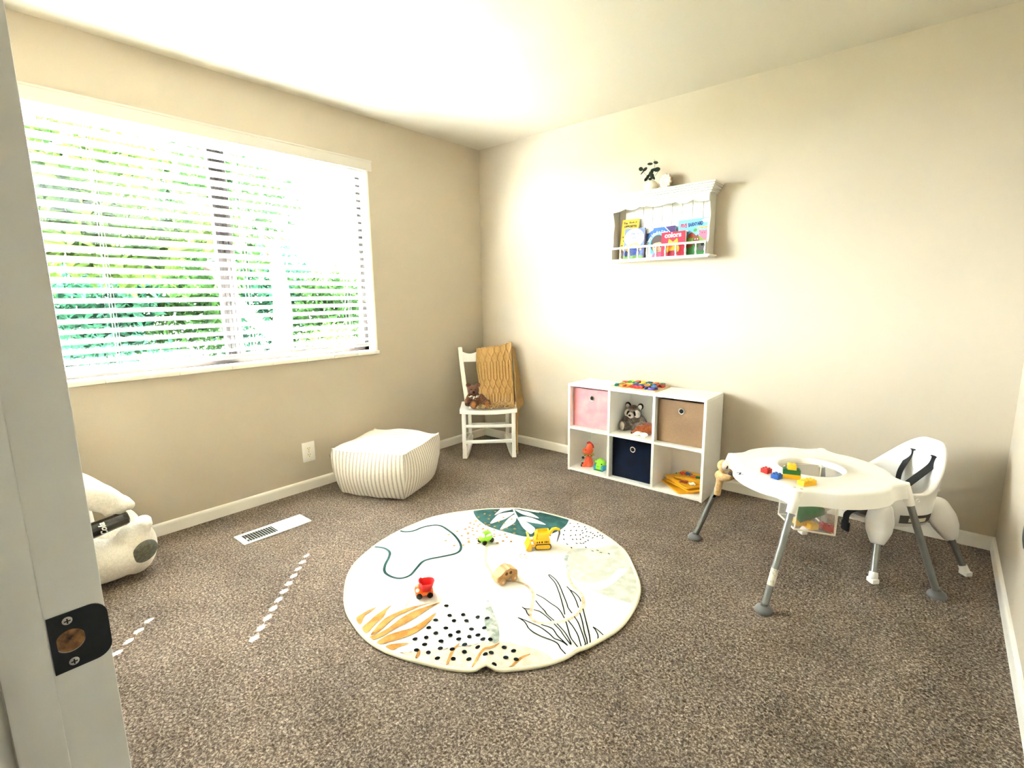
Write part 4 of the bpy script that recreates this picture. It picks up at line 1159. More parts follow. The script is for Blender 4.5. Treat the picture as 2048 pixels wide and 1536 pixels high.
k = Book('lilac blue book with giraffe cover in front of the yellow book', 1.402, ZB, 0.143, 0.197, 0.016, -0.088, 4, 1.0, pm_('lilac', '#5c6cb6'), [Wh, pm_('paleblue', '#a9b6e0'), pm_('cobalt', '#3f56ae'), pm_('tan', '#dba95a'), pm_('nightblue', '#23305c'), pm_('grass', '#6f9a4a')], 0)
k.poly(ellp(0, 0.135, 0.070, 0.060, 30), 2); k.poly(ellp(0.0, 0.14, 0.052, 0.045, 30), 1)
k.text("Giraffes Can't", 0.0165, 0.0, 0.158, 3, bold=0.0006); k.text('DANCE', 0.022, 0.006, 0.128, 3, bold=0.0006, space=1.1)
k.line([(-0.045, 0.05), (-0.02, 0.09), (0.012, 0.098), (0.04, 0.085), (0.052, 0.055)], 0.014, 4); k.poly(ellp(-0.045, 0.07, 0.016, 0.022), 4); k.poly(ellp(0.002, 0.055, 0.035, 0.028), 3)
k.poly([(-0.0715, 0), (0.0715, 0), (0.0715, 0.02), (0.03, 0.026), (-0.03, 0.018), (-0.0715, 0.024)], 6)
for (x, z) in ((-0.05, 0.035), (-0.01, 0.04), (0.035, 0.04)): k.poly(ellp(x, z, 0.012, 0.02), 5)
for i in range(22): k.poly(ellp(rnd.uniform(-0.066, 0.066), rnd.uniform(0.06, 0.19), 0.0016, 0.0016, 8), 1)
k.done()
k = Book('blue nursery rhyme book with a dark haired girl on the cover', 1.553, ZB, 0.192, 0.190, 0.018, -0.062, 5, -1.5, pm_('blue', '#16529a'), [Wh, pm_('navy', '#143b7a'), pm_('hair', '#3a2620'), pm_('skin', '#dc9c74'), pm_('plum', '#3b2059'), pm_('pinkdress', '#c4476e'), Bk, pm_('sky', '#4f9acb'), pm_('cheek', '#e88d78')], 0)
k.poly(ellp(0.0, 0.075, 0.082, 0.085, 40), 8); k.poly(ellp(-0.09, 0.175, 0.022, 0.014), 1); k.poly(ellp(-0.07, 0.185, 0.02, 0.012), 1)
k.poly([(0.035, 0.19), (0.096, 0.19), (0.096, 0.125)], 5); k.line([(0.026, 0.19), (0.06, 0.155), (0.096, 0.115)], 0.004, 1)
k.text('Mary Had a Little Lamb', 0.0235, 0.0, 0.072, 1, bold=0.0012, arc=0.082)
k.poly(ellp(-0.016, 0.088, 0.048, 0.056, 34), 3); k.poly(ellp(-0.014, 0.070, 0.038, 0.040, 30), 4); k.poly([(-0.054, 0.09), (-0.044, 0.11), (-0.014, 0.115), (0.016, 0.105), (0.021, 0.088), (-0.004, 0.098), (-0.029, 0.096)], 3)
for x in (-0.032, 0.004): k.poly(ellp(x, 0.071, 0.0085, 0.0105), 1); k.poly(ellp(x, 0.070, 0.0055, 0.0075), 7)
k.poly(ellp(-0.040, 0.054, 0.006, 0.004), 9); k.poly(ellp(0.013, 0.054, 0.006, 0.004), 9); k.line([(-0.021, 0.048), (-0.014, 0.045), (-0.007, 0.048)], 0.0022, 7)
k.poly([(-0.055, 0), (0.035, 0), (0.015, 0.036), (-0.039, 0.036)], 6); k.poly(ellp(-0.080, 0.045, 0.016, 0.040), 1); k.poly(ellp(-0.074, 0.018, 0.022, 0.018), 1); k.poly(ellp(0.055, 0.02, 0.03, 0.02), 1); k.done()
k = Book('red board book titled colors standing in front', 1.676, ZB, 0.150, 0.150, 0.030, -0.0975, 3, -1.6, pm_('red', '#b01f3a'), [Wh, pm_('gold', '#dc9a1c'), pm_('darkred', '#8c1430'), pm_('orange', '#e77d2c')], 4)
k.text('colors', 0.041, -0.002, 0.117, 1, bold=0.0012)
k.poly([(-0.026, 0.110), (0.0, 0.088), (0.026, 0.110), (0.032, 0.085), (0.02, 0.068), (0.0, 0.078), (-0.02, 0.068), (-0.032, 0.085)], 2); k.poly(ellp(0, 0.045, 0.040, 0.036, 30), 2); k.poly(ellp(-0.015, 0.06, 0.014, 0.012), 4); k.poly(ellp(0.0, 0.018, 0.036, 0.018), 3); k.done()
k = Book('wide pale blue farm animal book at the right end of the wall shelf', 1.760, ZB, 0.195, 0.222, 0.018, -0.060, 6, -1.0, pm_('paleblue2', '#6fb4d8'), [Wh, pm_('crimson', '#b7223a'), pm_('ink', '#1d2f6e'), pm_('meadow', '#749a38'), pm_('deepgreen', '#2f7a33'), pm_('barn', '#a8452e'), pm_('pig', '#d4667e'), pm_('horse', '#7a3f23'), Bk, pm_('greywool', '#5e5a58'), pm_('orange2', '#f2a03a'), pm_('leaf', '#4d8a4a')], 0)
k.poly([(-0.0975, 0), (0.0975, 0), (0.0975, 0.10), (0.02, 0.118), (-0.0975, 0.105)], 4); k.poly([(-0.0975, 0), (0.0975, 0), (0.0975, 0.062), (-0.02, 0.075), (-0.0975, 0.06)], 5)
k.poly(ellp(0.078, 0.205, 0.03, 0.012), 1); k.poly(ellp(-0.05, 0.150, 0.02, 0.008), 1)
k.text('FIVE', 0.034, -0.062, 0.174, 2, bold=0.0014, xs=0.66); k.text('BARNYARD', 0.031, 0.012, 0.179, 3, bold=0.0014, rot=3, xs=0.56); k.text('Friends', 0.021, 0.055, 0.158, 11, bold=0.0008, rot=3)
k.poly([(-0.03, 0.108), (0.012, 0.108), (0.012, 0.128), (-0.009, 0.142), (-0.03, 0.128)], 6); k.poly(ellp(-0.08, 0.127, 0.016, 0.014), 12); k.poly(ellp(0.012, 0.152, 0.012, 0.010), 12)
k.poly(ellp(0.062, 0.126, 0.026, 0.022), 7); k.poly(ellp(0.074, 0.104, 0.018, 0.014), 7); k.poly(ellp(0.042, 0.143, 0.008, 0.007), 7); k.poly(ellp(0.082, 0.142, 0.008, 0.007), 7); k.poly(ellp(0.050, 0.120, 0.010, 0.007), 7)
for x in (0.056, 0.070): k.poly(ellp(x, 0.132, 0.0025, 0.003, 10), 9)
k.poly(ellp(0.022, 0.088, 0.019, 0.032), 8); k.poly([(0.005, 0.108), (0.010, 0.128), (0.020, 0.116)], 8); k.poly([(0.022, 0.116), (0.032, 0.128), (0.036, 0.106)], 8); k.poly(ellp(-0.025, 0.062, 0.028, 0.014), 8)
for x in (0.015, 0.030): k.poly(ellp(x, 0.098, 0.003, 0.004, 10), 1)
k.poly(ellp(0.055, 0.045, 0.018, 0.024), 10); k.poly(ellp(0.062, 0.065, 0.010, 0.012), 9); k.poly(ellp(0.085, 0.068, 0.012, 0.004), 9); k.done()

# ------------------------------------------------------------------ plant and shell on the wall shelf
SHZ = 1.8845
pl = empty('eucalyptus_plant', (1.582, -0.078, SHZ), 'dark green eucalyptus sprigs in a round white vase on the wall shelf', 'plant')
b = B(); lathe(b, [(0.022, 0.0), (0.036, 0.006), (0.045, 0.022), (0.045, 0.036), (0.036, 0.052), (0.025, 0.060), (0.023, 0.062), (0.020, 0.060), (0.021, 0.050)], 28); build('vase', b, mat('vase_cream', '#ece4d3', 0.6), pl)
m_euc = mat('eucalyptus', '#18241c', 0.55, col2='#2a3a2c', cscale=40)
b = B(); stems = [[(0.0, 0, 0.05), (0.005, 0, 0.10), (0.020, 0.0, 0.145), (0.018, 0.0, 0.190)], [(0.0, 0, 0.05), (-0.02, -0.005, 0.09), (-0.045, -0.005, 0.118), (-0.055, -0.005, 0.14)],
                  [(0, 0, 0.05), (-0.01, 0.0, 0.08), (-0.03, 0.0, 0.07)], [(0, 0, 0.05), (0.02, 0, 0.085), (0.05, 0, 0.118)]]
for s in stems: tube(b, spline([Vector(p) for p in s], 6), 0.0011, 6)
build('stem', b, m_euc, pl)
fs = FF
for (u, v, rx, rz, a) in ((-0.012, 0.168, 0.017, 0.0095, -8), (0.028, 0.172, 0.017, 0.0105, 10), (-0.062, 0.138, 0.0135, 0.0145, -30), (-0.037, 0.135, 0.017, 0.0095, 38), (-0.052, 0.118, 0.020, 0.0045, 50),
                          (0.008, 0.132, 0.019, 0.010, 12), (0.034, 0.131, 0.020, 0.0145, 8), (-0.006, 0.115, 0.022, 0.012, 48), (-0.022, 0.088, 0.022, 0.0095, 58), (-0.030, 0.075, 0.018, 0.009, 55),
                          (0.010, 0.090, 0.017, 0.0095, 75), (0.017, 0.082, 0.014, 0.008, -60), (0.0, 0.100, 0.020, 0.011, 100), (-0.008, 0.078, 0.013, 0.009, 20)):
    b = B()
    nrm = Vector((rnd.uniform(-0.35, 0.35), 0, rnd.uniform(-0.35, 0.35))) - fs
    nrm.normalize(); x_ = Vector((0.76, 0.65, 0)); x_ = (x_ - nrm * x_.dot(nrm)).normalized(); y_ = nrm.cross(x_)
    M = Matrix((x_, y_, nrm)).transposed().to_4x4()
    px, pz = u, v
    M.translation = Vector((px * 0.86, px * 0.45 + rnd.uniform(-0.012, 0.012), pz))
    ell(b, (0, 0, 0), (rx, rz, 0.0016), rot=(0, 0, R(a)), u=14, v=8, M=M)
    build('leaf', b, m_euc, pl)
sh = empty('shell_ornament', (1.672, -0.082, SHZ), 'cream fluted clam shell ornament beside the vase', 'ornament', mtx=Matrix.Translation((1.676, -0.078, SHZ + 0.0485)) @ Matrix.Rotation(R(14), 4, 'Z') @ Matrix.Rotation(R(8), 4, 'Y'))
def flute(k, r): return r * (1 + 0.10 * math.cos(k))
b = B(); rings = []
for (d, r_) in ((0.0, 0.033), (-0.003, 0.037), (0.008, 0.041), (0.030, 0.043), (0.052, 0.036), (0.060, 0.026)):
    rings.append([(flute(11 * 2 * PI * i / 132, r_) * math.cos(2 * PI * i / 132) * 0.92, d, flute(11 * 2 * PI * i / 132, r_) * math.sin(2 * PI * i / 132) * 1.12) for i in range(132)])
loft(b, rings, 0, True); build('shell_body', b, mat('shell_tan', '#c3a383', 0.7, col2='#e3d0b6', cscale=40), sh, angle=70)
b = B(); rings = []
for (d, r_) in ((-0.0032, 0.0375), (-0.008, 0.030), (-0.004, 0.018), (-0.001, 0.007), (-0.001, 0.001)):
    rings.append([(flute(11 * 2 * PI * i / 132, r_) * math.cos(2 * PI * i / 132) * 0.92, d + 0.0022 * math.cos(11 * 2 * PI * i / 132) * (r_ / 0.03), flute(11 * 2 * PI * i / 132, r_) * math.sin(2 * PI * i / 132) * 1.12) for i in range(132)])
loft(b, rings, 0, False); build('shell_face', b, mat('shell_cream', '#efe4d0', 0.7), sh, angle=70)
# ------------------------------------------------------------------ round play rug
RC = Vector((1.617, -1.652, 0)); RRAD = 0.650
m_rug = mat('rug_white', '#efeeea', 0.9, spec=0.1, bump=0.25, bscale=140, col2='#e9e5da', cscale=9, cmin=0.45, cmax=0.8)
def rug_r(a): return RRAD * (1 + 0.006 * math.sin(3 * a + 1) + 0.006 * math.sin(7 * a) + 0.003 * math.sin(13 * a + 2)) - 0.016 * math.exp(-((math.atan2(math.sin(a - A_F), math.cos(a - A_F))) / 0.035) ** 2)
_pf = atz(972, 1338, 0.006); A_F = math.atan2(_pf.y - RC.y, _pf.x - RC.x)
_pg = atz(1158, 1308, 0.006); A_G = math.atan2(_pg.y - RC.y, _pg.x - RC.x)
def adiff(a, b_): return math.atan2(math.sin(a - b_), math.cos(a - b_))
def rug_z(x, y):
    dx, dy = x - RC.x, y - RC.y; r = math.hypot(dx, dy); a = math.atan2(dy, dx); t = min(1.0, r / RRAD)
    z = 0.0085
    d = adiff(a, A_F) * r; z += 0.013 * (t ** 1.2) * math.exp(-(d / 0.028) ** 2)
    d = adiff(a, A_G) * r; z += 0.008 * max(0, t - 0.6) / 0.4 * math.exp(-(d / 0.03) ** 2)
    z += 0.0045 * t * math.exp(-((adiff(a, 0.35) * r) / 0.05) ** 2)
    z += 0.0030 * t * math.exp(-((adiff(a, 2.1) * r) / 0.04) ** 2) + 0.0045 * max(0, t - 0.5) * math.exp(-((adiff(a, 0.93) * r) / 0.035) ** 2)
    z += 0.0012 * math.sin(14 * x + 3) * math.sin(11 * y + 1) + 0.0008 * math.sin(31 * x) * math.sin(27 * y)
    return z
rug_mats = [m_rug, mat('rug_print_teal', '#264746', 0.9, spec=0.1, col2='#345a57', cscale=18), mat('rug_print_gold', '#9c6f33', 0.9, spec=0.1, col2='#b58a4c', cscale=30), mat('rug_print_ink', '#11181a', 0.9, spec=0.1),
            mat('rug_print_peach', '#cfb596', 0.9, spec=0.1, col2='#dccdb9', cscale=60), mat('rug_print_sage', '#bdbfb0', 0.9, spec=0.1, col2='#d3d4ca', cscale=25), mat('rug_print_mist', '#8f9a90', 0.9, spec=0.1, col2='#c9cdc5', cscale=40, cmin=0.35, cmax=0.6),
            mat('rug_print_blush', '#d2bfaa', 0.9, spec=0.1, col2='#dcd0c2', cscale=40), mat('rug_print_white', '#f4f1ea', 0.9, spec=0.1)]
b = B()
NR, NAG = 40, 220
ctr = b.verts.new((RC.x, RC.y, rug_z(RC.x, RC.y)))
rings = []
for i in range(1, NR + 1):
    row = []
    for k in range(NAG):
        a = 2 * PI * k / NAG; r = rug_r(a) * i / NR
        x, y = RC.x + r * math.cos(a), RC.y + r * math.sin(a); row.append(b.verts.new((x, y, rug_z(x, y))))
    rings.append(row)
low = [b.verts.new((v.co.x, v.co.y, max(0.0015, v.co.z - 0.007))) for v in rings[-1]]
for k in range(NAG):
    b.faces.new((ctr, rings[0][k], rings[0][(k + 1) % NAG]))
    for i in range(NR - 1): b.faces.new((rings[i][k], rings[i + 1][k], rings[i + 1][(k + 1) % NAG], rings[i][(k + 1) % NAG]))
    b.faces.new((rings[-1][k], low[k], low[(k + 1) % NAG], rings[-1][(k + 1) % NAG]))
def g1(u, v): return atz(670 + u / 3.251, 1000 + v / 3.251, 0.009)
def g2_(u, v): return atz(930 + u / 6.827, 1010 + v / 6.827, 0.009)
def g3_(u, v): return atz(700 + u / 5.689, 1160 + v / 5.689, 0.009)
def g4_(u, v): return atz(1000 + u / 6.983, 1120 + v / 6.983, 0.009)
LAY = [0]
LEV = {0: 0.0, 7: 0.0004, 5: 0.0004, 6: 0.0008, 4: 0.0010, 1: 0.0008, 8: 0.0014, 2: 0.0018, 3: 0.0021}
def clampr(p):
    dx, dy = p.x - RC.x, p.y - RC.y; a = math.atan2(dy, dx); r = math.hypot(dx, dy); rm = rug_r(a) - 0.011
    if r > rm: return Vector((RC.x + rm * math.cos(a), RC.y + rm * math.sin(a), 0))
    return Vector((p.x, p.y, 0))
def decal(pts, mi, sub=True):
    LAY[0] += 1
    t = bmesh.new(); P = [clampr(p) for p in pts]
    clean = [P[0]]
    for p in P[1:]:
        if (p - clean[-1]).length > 1e-4: clean.append(p)
    if (clean[0] - clean[-1]).length < 1e-4: clean.pop()
    if len(clean) < 3: return
    f = t.faces.new([t.verts.new(p) for p in clean]); bmesh.ops.triangulate(t, faces=[f])
    if sub:
        for _ in range(5):
            es = [e for e in t.edges if e.calc_length() > 0.028]
            if not es: break
            bmesh.ops.subdivide_edges(t, edges=es, cuts=1); bmesh.ops.triangulate(t, faces=t.faces[:])
    for f in t.faces:
        if f.normal.z < 0: f.normal_flip()
    for v in t.verts: v.co.z = rug_z(v.co.x, v.co.y) + 0.0006 + LEV[mi]
    _merge(b, t, None, mi)
def ribbon(pts, wd, mi, n=5, taper=False):
    P = [clampr(p) for p in spline([Vector((p.x, p.y, 0)) for p in pts], n)]
    LAY[0] += 1; vs = []
    for i, p in enumerate(P):
        d = (P[min(i + 1, len(P) - 1)] - P[max(i - 1, 0)]); d = d.normalized() if d.length > 1e-9 else Vector((1, 0, 0))
        w_ = wd * (1 if not taper else 0.25 + 0.75 * math.sin(PI * (i + 0.5) / len(P)))
        nn = Vector((-d.y, d.x, 0)) * w_ / 2
        row = []
        for q in (p - nn, p + nn): row.append(b.verts.new((q.x, q.y, rug_z(q.x, q.y) + 0.0006 + LEV[mi])))
        vs.append(row)
    for i in range(len(vs) - 1):
        f = b.faces.new((vs[i][0], vs[i + 1][0], vs[i + 1][1], vs[i][1])); f.material_index = mi
def spot(p, r, mi, asp=1.5, ang=0.0):
    e = [Vector((p.x + r * asp * math.cos(t) * math.cos(ang) - r * math.sin(t) * math.sin(ang), p.y + r * asp * math.cos(t) * math.sin(ang) + r * math.sin(t) * math.cos(ang), 0)) for t in [2 * PI * k / 12 for k in range(12)]]
    decal(e, mi, False)
def smooth(pts, n=6, closed=True): return spline([Vector((p.x, p.y, 0)) for p in pts], n, closed)
# pale areas first
decal(smooth([g1(1495, 365), g1(1560, 320), g1(1720, 310), g1(1850, 300), g1(1930, 420), g1(1960, 560), g1(1940, 660), g1(1880, 660), g1(1700, 600), g1(1590, 540), g1(1515, 470)]), 5)
decal(smooth([g1(1590, 545), g1(1680, 545), g1(1780, 510), g1(1840, 450), g1(1905, 450), g1(1880, 480), g1(1790, 560), g1(1700, 590)]), 8)
decal(smooth([g3_(1570, 235), g3_(1640, 400), g3_(1690, 540), g3_(1690, 700), g3_(1600, 740), g3_(1570, 640), g3_(1530, 500), g3_(1545, 330)]), 6)
decal(smooth([g1(1492, 370), g1(1520, 360), g1(1512, 400), g1(1530, 450), g1(1515, 465), g1(1498, 420)]), 6)
decal(smooth([g1(470, 650), g1(500, 610), g1(490, 660), g1(455, 700)]), 6)
decal([g3_(560, 830)] + smooth([g3_(700, 900), g3_(900, 960), g3_(1200, 1010), g3_(1450, 1030), g3_(1700, 1035), g3_(1950, 1010), g3_(2100, 960), g3_(2300, 900), g3_(2150, 800), g3_(1950, 745), g3_(1700, 705), g3_(1560, 760), g3_(1200, 900), g3_(900, 850)], 5, False), 7)
# blush looping line
ribbon([g1(985, 300), g1(980, 400), g1(1010, 460), g1(1060, 520), g1(1180, 535), g1(1250, 560), g1(1290, 610), g1(1280, 690), g1(1270, 760), g1(1320, 800), g1(1420, 805), g1(1540, 770), g1(1610, 700), g1(1605, 620), g1(1540, 550), g1(1510, 470)], 0.013, 4)
# deep green half disc with a white frond
decal([g2_(110, 62)] + smooth([g2_(118, 110), g2_(170, 190), g2_(280, 275), g2_(430, 335), g2_(620, 395), g2_(850, 435), g2_(1100, 415), g2_(1270, 360), g2_(1370, 290), g2_(1415, 215), g2_(1420, 168)], 6, False)
      + [clampr(RC + Vector((math.cos(a), math.sin(a), 0)) * 0.9) for a in [math.atan2(g2_(1420, 168).y - RC.y, g2_(1420, 168).x - RC.x) + (math.atan2(g2_(110, 62).y - RC.y, g2_(110, 62).x - RC.x) - math.atan2(g2_(1420, 168).y - RC.y, g2_(1420, 168).x - RC.x)) * k / 24 for k in range(1, 24)]], 1)
ribbon([g2_(660, 40), g2_(670, 90), g2_(710, 170), g2_(760, 240)], 0.010, 8)
for lf in ([(405, 140), (450, 90), (520, 45), (650, 48), (640, 72), (520, 95)], [(345, 255), (400, 180), (480, 120), (670, 105), (665, 125), (560, 190), (450, 225)], [(480, 340), (530, 260), (620, 170), (690, 140), (695, 220), (640, 275), (560, 315)],
           [(680, 45), (800, 45), (930, 65), (1015, 105), (900, 90), (780, 70)], [(680, 75), (780, 85), (900, 110), (1010, 182), (900, 160), (770, 125)], [(725, 185), (800, 160), (920, 180), (1105, 268), (960, 250), (830, 225)],
           [(735, 205), (820, 225), (910, 280), (960, 340), (900, 400), (830, 350), (775, 290)]):
    decal(smooth([g2_(*p) for p in lf], 5), 8)
for (u, v) in ((415, 95), (268, 125), (340, 145), (183, 167), (322, 192), (525, 177), (462, 230), (275, 250), (330, 275), (405, 295), (535, 262), (638, 205), (668, 275), (570, 322), (680, 335), (672, 395), (150, 212), (68, 250), (125, 265), (202, 268), (58, 303), (10, 330), (105, 352), (250, 325), (165, 360), (310, 345), (398, 347),
               (40, 398), (118, 412), (475, 422), (548, 410), (570, 450), (45, 460), (165, 465), (50, 512), (185, 532), (440, 525), (520, 500), (630, 505), (510, 350), (400, 435), (400, 405)):
    spot(g2_(u, v), 0.0062, 2, 1.25, rnd.uniform(0, 3))
for (u, v) in ((720, 268), (740, 228), (775, 300), (825, 235), (845, 190), (835, 295), (870, 270), (880, 150), (895, 185), (930, 170), (865, 215), (795, 205), (915, 140), (960, 190), (985, 165)): spot(g1(u, v), 0.0062, 2, 1.25, rnd.uniform(0, 3))
# black dashes
for (u, v, a) in ((1518, 213, 30), (1437, 257, 35), (1538, 262, 40), (1623, 263, 30), (1490, 306, 30), (1555, 305, 60), (1635, 305, 50), (1715, 318, 40), (1650, 335, 40), (1785, 332, 30), (1360, 358, 100), (1445, 358, 60), (1520, 357, 70), (1600, 357, 60), (1662, 370, 60), (1608, 387, 30), (1715, 380, 30), (1745, 395, 30), (1805, 345, 60),
                  (1345, 412, 100), (1443, 424, 40), (1510, 417, 100), (1573, 412, 60), (1653, 428, 30), (1690, 437, 30), (1770, 420, 70), (1805, 433, 60), (1845, 418, 60), (1875, 426, 60), (1350, 473, 120), (1470, 477, 120), (1523, 475, 120), (1577, 475, 110), (1612, 450, 130), (1680, 487, 100), (1743, 453, 30), (1645, 507, 30), (1395, 540, 150), (1525, 532, 150),
                  (1580, 530, 150), (1617, 528, 30), (1453, 588, 125), (1650, 583, 130), (1742, 633, 160), (1810, 625, 160), (1855, 658, 170), (1965, 675, 150), (1830, 365, 40), (1815, 380, 40), (1880, 455, 30), (1910, 405, 40)):
    p = g2_(u, v); q_ = g2_(u + 16 * math.cos(R(a)), v - 16 * math.sin(R(a))); d = (q_ - p); d.z = 0
    spot(p, 0.0032, 3, 2.4, math.atan2(d.y, d.x))
for _ in range(16): spot(g1(1190 + rnd.uniform(0, 58), 350 + rnd.uniform(0, 32)), 0.0022, 3 if rnd.random() < 0.3 else 2, 1.2)
# green winding line
ribbon([g1(412, 196), g1(450, 206), g1(510, 200), g1(570, 178), g1(640, 165), g1(690, 170), g1(740, 200), g1(780, 235), g1(815, 285), g1(815, 325), g1(780, 350), g1(700, 368), g1(610, 385), g1(565, 405), g1(530, 445), g1(490, 490), g1(430, 510), g1(370, 500), g1(325, 470), g1(325, 425), g1(350, 375), g1(355, 340), g1(320, 315), g1(250, 305)], 0.0125, 1, 8)
# gold leaf
for lf in ([(70, 440), (130, 390), (210, 345), (300, 308), (240, 355), (170, 410), (115, 510)], [(140, 545), (220, 470), (310, 390), (475, 285), (420, 345), (380, 420), (290, 500), (190, 605)], [(235, 630), (300, 540), (400, 440), (540, 370), (700, 310), (930, 262), (800, 300), (640, 370), (520, 430), (420, 510), (330, 590)],
           [(220, 655), (330, 610), (450, 540), (580, 440), (720, 360), (880, 300), (1025, 258), (930, 310), (810, 390), (670, 480), (500, 570), (380, 640), (270, 685)], [(305, 715), (420, 640), (560, 590), (700, 550), (820, 480), (975, 378), (930, 450), (840, 540), (720, 620), (560, 680), (400, 730), (340, 740)],
           [(405, 765), (500, 735), (670, 725), (560, 770), (480, 805)]):
    decal(smooth([g3_(*p) for p in lf], 5), 2)
# dark spots
for (u, v) in ((1097, 295), (1133, 405), (1287, 397), (975, 460), (1182, 465), (1325, 467), (1453, 428), (1563, 455), (895, 547), (1090, 550), (1383, 567), (1528, 568), (975, 610), (1230, 594), (1142, 632), (740, 678), (868, 662), (1358, 652), (1455, 638), (1035, 700), (1237, 676), (1512, 695), (1597, 705), (850, 740), (1305, 738), (757, 802), (892, 829), (1028, 780),
               (1163, 788), (1453, 776), (1302, 820), (995, 893), (1175, 898), (1353, 906), (1540, 880), (1608, 855), (1755, 772), (1861, 812), (1773, 888), (1892, 910), (1642, 980)):
    spot(g3_(u, v), 0.0085, 3, 1.15, rnd.uniform(0, 3))
for ln in ([(790, 795), (775, 850), (745, 905)], [(1245, 725), (1180, 790), (1135, 880), (1095, 985)], [(1700, 725), (1600, 795), (1520, 820), (1450, 900), (1380, 1020)], [(2050, 845), (1950, 890), (1880, 950), (1815, 1010)]):
    ribbon([g3_(*p) for p in ln], 0.012, 2, 6, True)
# thin ink grasses
for ln in ([(905, 770), (885, 670), (850, 540), (815, 430), (770, 330), (690, 240), (688, 215), (725, 240), (790, 300), (840, 380), (880, 480), (935, 620), (950, 670), (1005, 750)], [(932, 375), (975, 420), (1020, 490), (1060, 570), (1097, 675)], [(975, 420), (1050, 470), (1110, 540), (1128, 590)],
           [(505, 480), (600, 530), (700, 605), (820, 690), (900, 820)], [(498, 570), (560, 650), (620, 710), (660, 770), (755, 860)], [(470, 698), (550, 720), (640, 790), (718, 865)], [(415, 688), (340, 680), (308, 662), (360, 705), (380, 750), (410, 785)], [(250, 812), (330, 860), (370, 910), (400, 960), (470, 1015), (570, 1065), (700, 1115), (800, 1170), (850, 1250), (925, 1330)],
           [(250, 812), (400, 870), (560, 945), (680, 1030), (760, 1105), (860, 1150), (945, 1218)], [(575, 910), (670, 945), (740, 985), (800, 1070), (880, 1150), (935, 1205)], [(755, 908), (840, 1000), (890, 1075), (985, 1205), (970, 1140), (900, 1020), (795, 903)], [(920, 868), (955, 990), (985, 1095), (1040, 1180), (1085, 1245)], [(952, 855), (1020, 940), (1080, 1040), (1110, 1130), (1135, 1235)],
           [(1035, 795), (1090, 880), (1130, 980), (1170, 1090), (1205, 1220)], [(1113, 745), (1150, 870), (1180, 1020), (1210, 1110), (1222, 1195)], [(1158, 688), (1190, 820), (1230, 980), (1250, 1080), (1262, 1170)], [(1370, 1110), (1365, 1050), (1330, 980), (1300, 945), (1370, 990), (1450, 1062)]):
    ribbon([g4_(*p) for p in ln], 0.0044, 3, 5)
rug = build('play_rug', b, rug_mats, angle=180)
tag(rug, 'round white play rug printed with leaves and dots spread on the brown carpet', 'rug')
b = B(); ring = [[] for _ in range(1)]
pts = [Vector((RC.x + rug_r(2 * PI * k / 240) * math.cos(2 * PI * k / 240), RC.y + rug_r(2 * PI * k / 240) * math.sin(2 * PI * k / 240), 0)) for k in range(241)]
for p in pts: p.z = rug_z(p.x, p.y) - 0.0025
tube(b, pts, 0.0058, 8)
build('piping', b, mat('piping_cream', '#ddd5bc', 0.85), rug)

# ------------------------------------------------------------------ toys on the rug
m_tyre = mat('tyre_black', '#141212', 0.6)
def wheel(name, parent, x, y, r, wd, m=m_tyre, hub=None):
    b = B(); M = Matrix.Translation((x, y, r)) @ Matrix.Rotation(PI / 2, 4, 'X')
    lathe(b, [(r * 0.7, -wd / 2), (r * 0.95, -wd / 2 + 0.0015), (r, -wd / 4), (r, wd / 4), (r * 0.95, wd / 2 - 0.0015), (r * 0.7, wd / 2)], 22, M=M)
    o = build('wheel', b, m, parent)
    if hub:
        b = B()
        for s in (-1, 1): lathe(b, [(r * 0.42, 0), (r * 0.36, 0.0022), (0.0005, 0.003)], 16, M=M @ Matrix.Translation((0, 0, s * wd / 2)) @ (Matrix.Rotation(PI, 4, 'X') if s < 0 else Matrix.Identity(4)))
        build('hub', b, hub, o)
    return o
def onrug(x, y, ang, extra=0.0): return Matrix.Translation((x, y, rug_z(x, y) + 0.0012 + extra)) @ Matrix.Rotation(R(ang), 4, 'Z')
m_tor = mat('toy_orange', '#ee6a1f', 0.35, spec=0.5); m_tred = mat('toy_red', '#d9181c', 0.3, spec=0.5)
tt_ = empty('toy_truck', (0, 0, 0), 'small orange toy dump truck with red bucket on the rug', 'toy vehicle', 'toy vehicles on the rug', mtx=onrug(1.547, -1.998, 232))
b = B(); box(b, -0.036, 0.038, -0.022, 0.022, 0.010, 0.028, bev=0.007, seg=3); ell(b, (0.024, 0, 0.032), (0.017, 0.022, 0.021))
build('chassis', b, m_tor, tt_, mods=[('REMESH', dict(mode='VOXEL', voxel_size=0.0022)), ('SMOOTH', dict(factor=0.5, iterations=4))])
for s in (-1, 1):
    single('cab_window', mat('toy_white', '#f2efec', 0.4), tt_, E_((0.027, s * 0.0165, 0.038), (0.0085, 0.0065, 0.009)))
b = B(); rings = []
for (hz_, sx, sy, ox_) in ((0.028, 0.020, 0.018, -0.008), (0.045, 0.027, 0.023, -0.009), (0.066, 0.033, 0.029, -0.010)):
    rings.append([(ox_ + sx * math.copysign(abs(math.cos(t)) ** 0.8, math.cos(t)), sy * math.copysign(abs(math.sin(t)) ** 0.8, math.sin(t)), hz_ + (0.006 if math.cos(t) > 0.5 and hz_ > 0.06 else 0)) for t in [2 * PI * k / 40 for k in range(40)]])
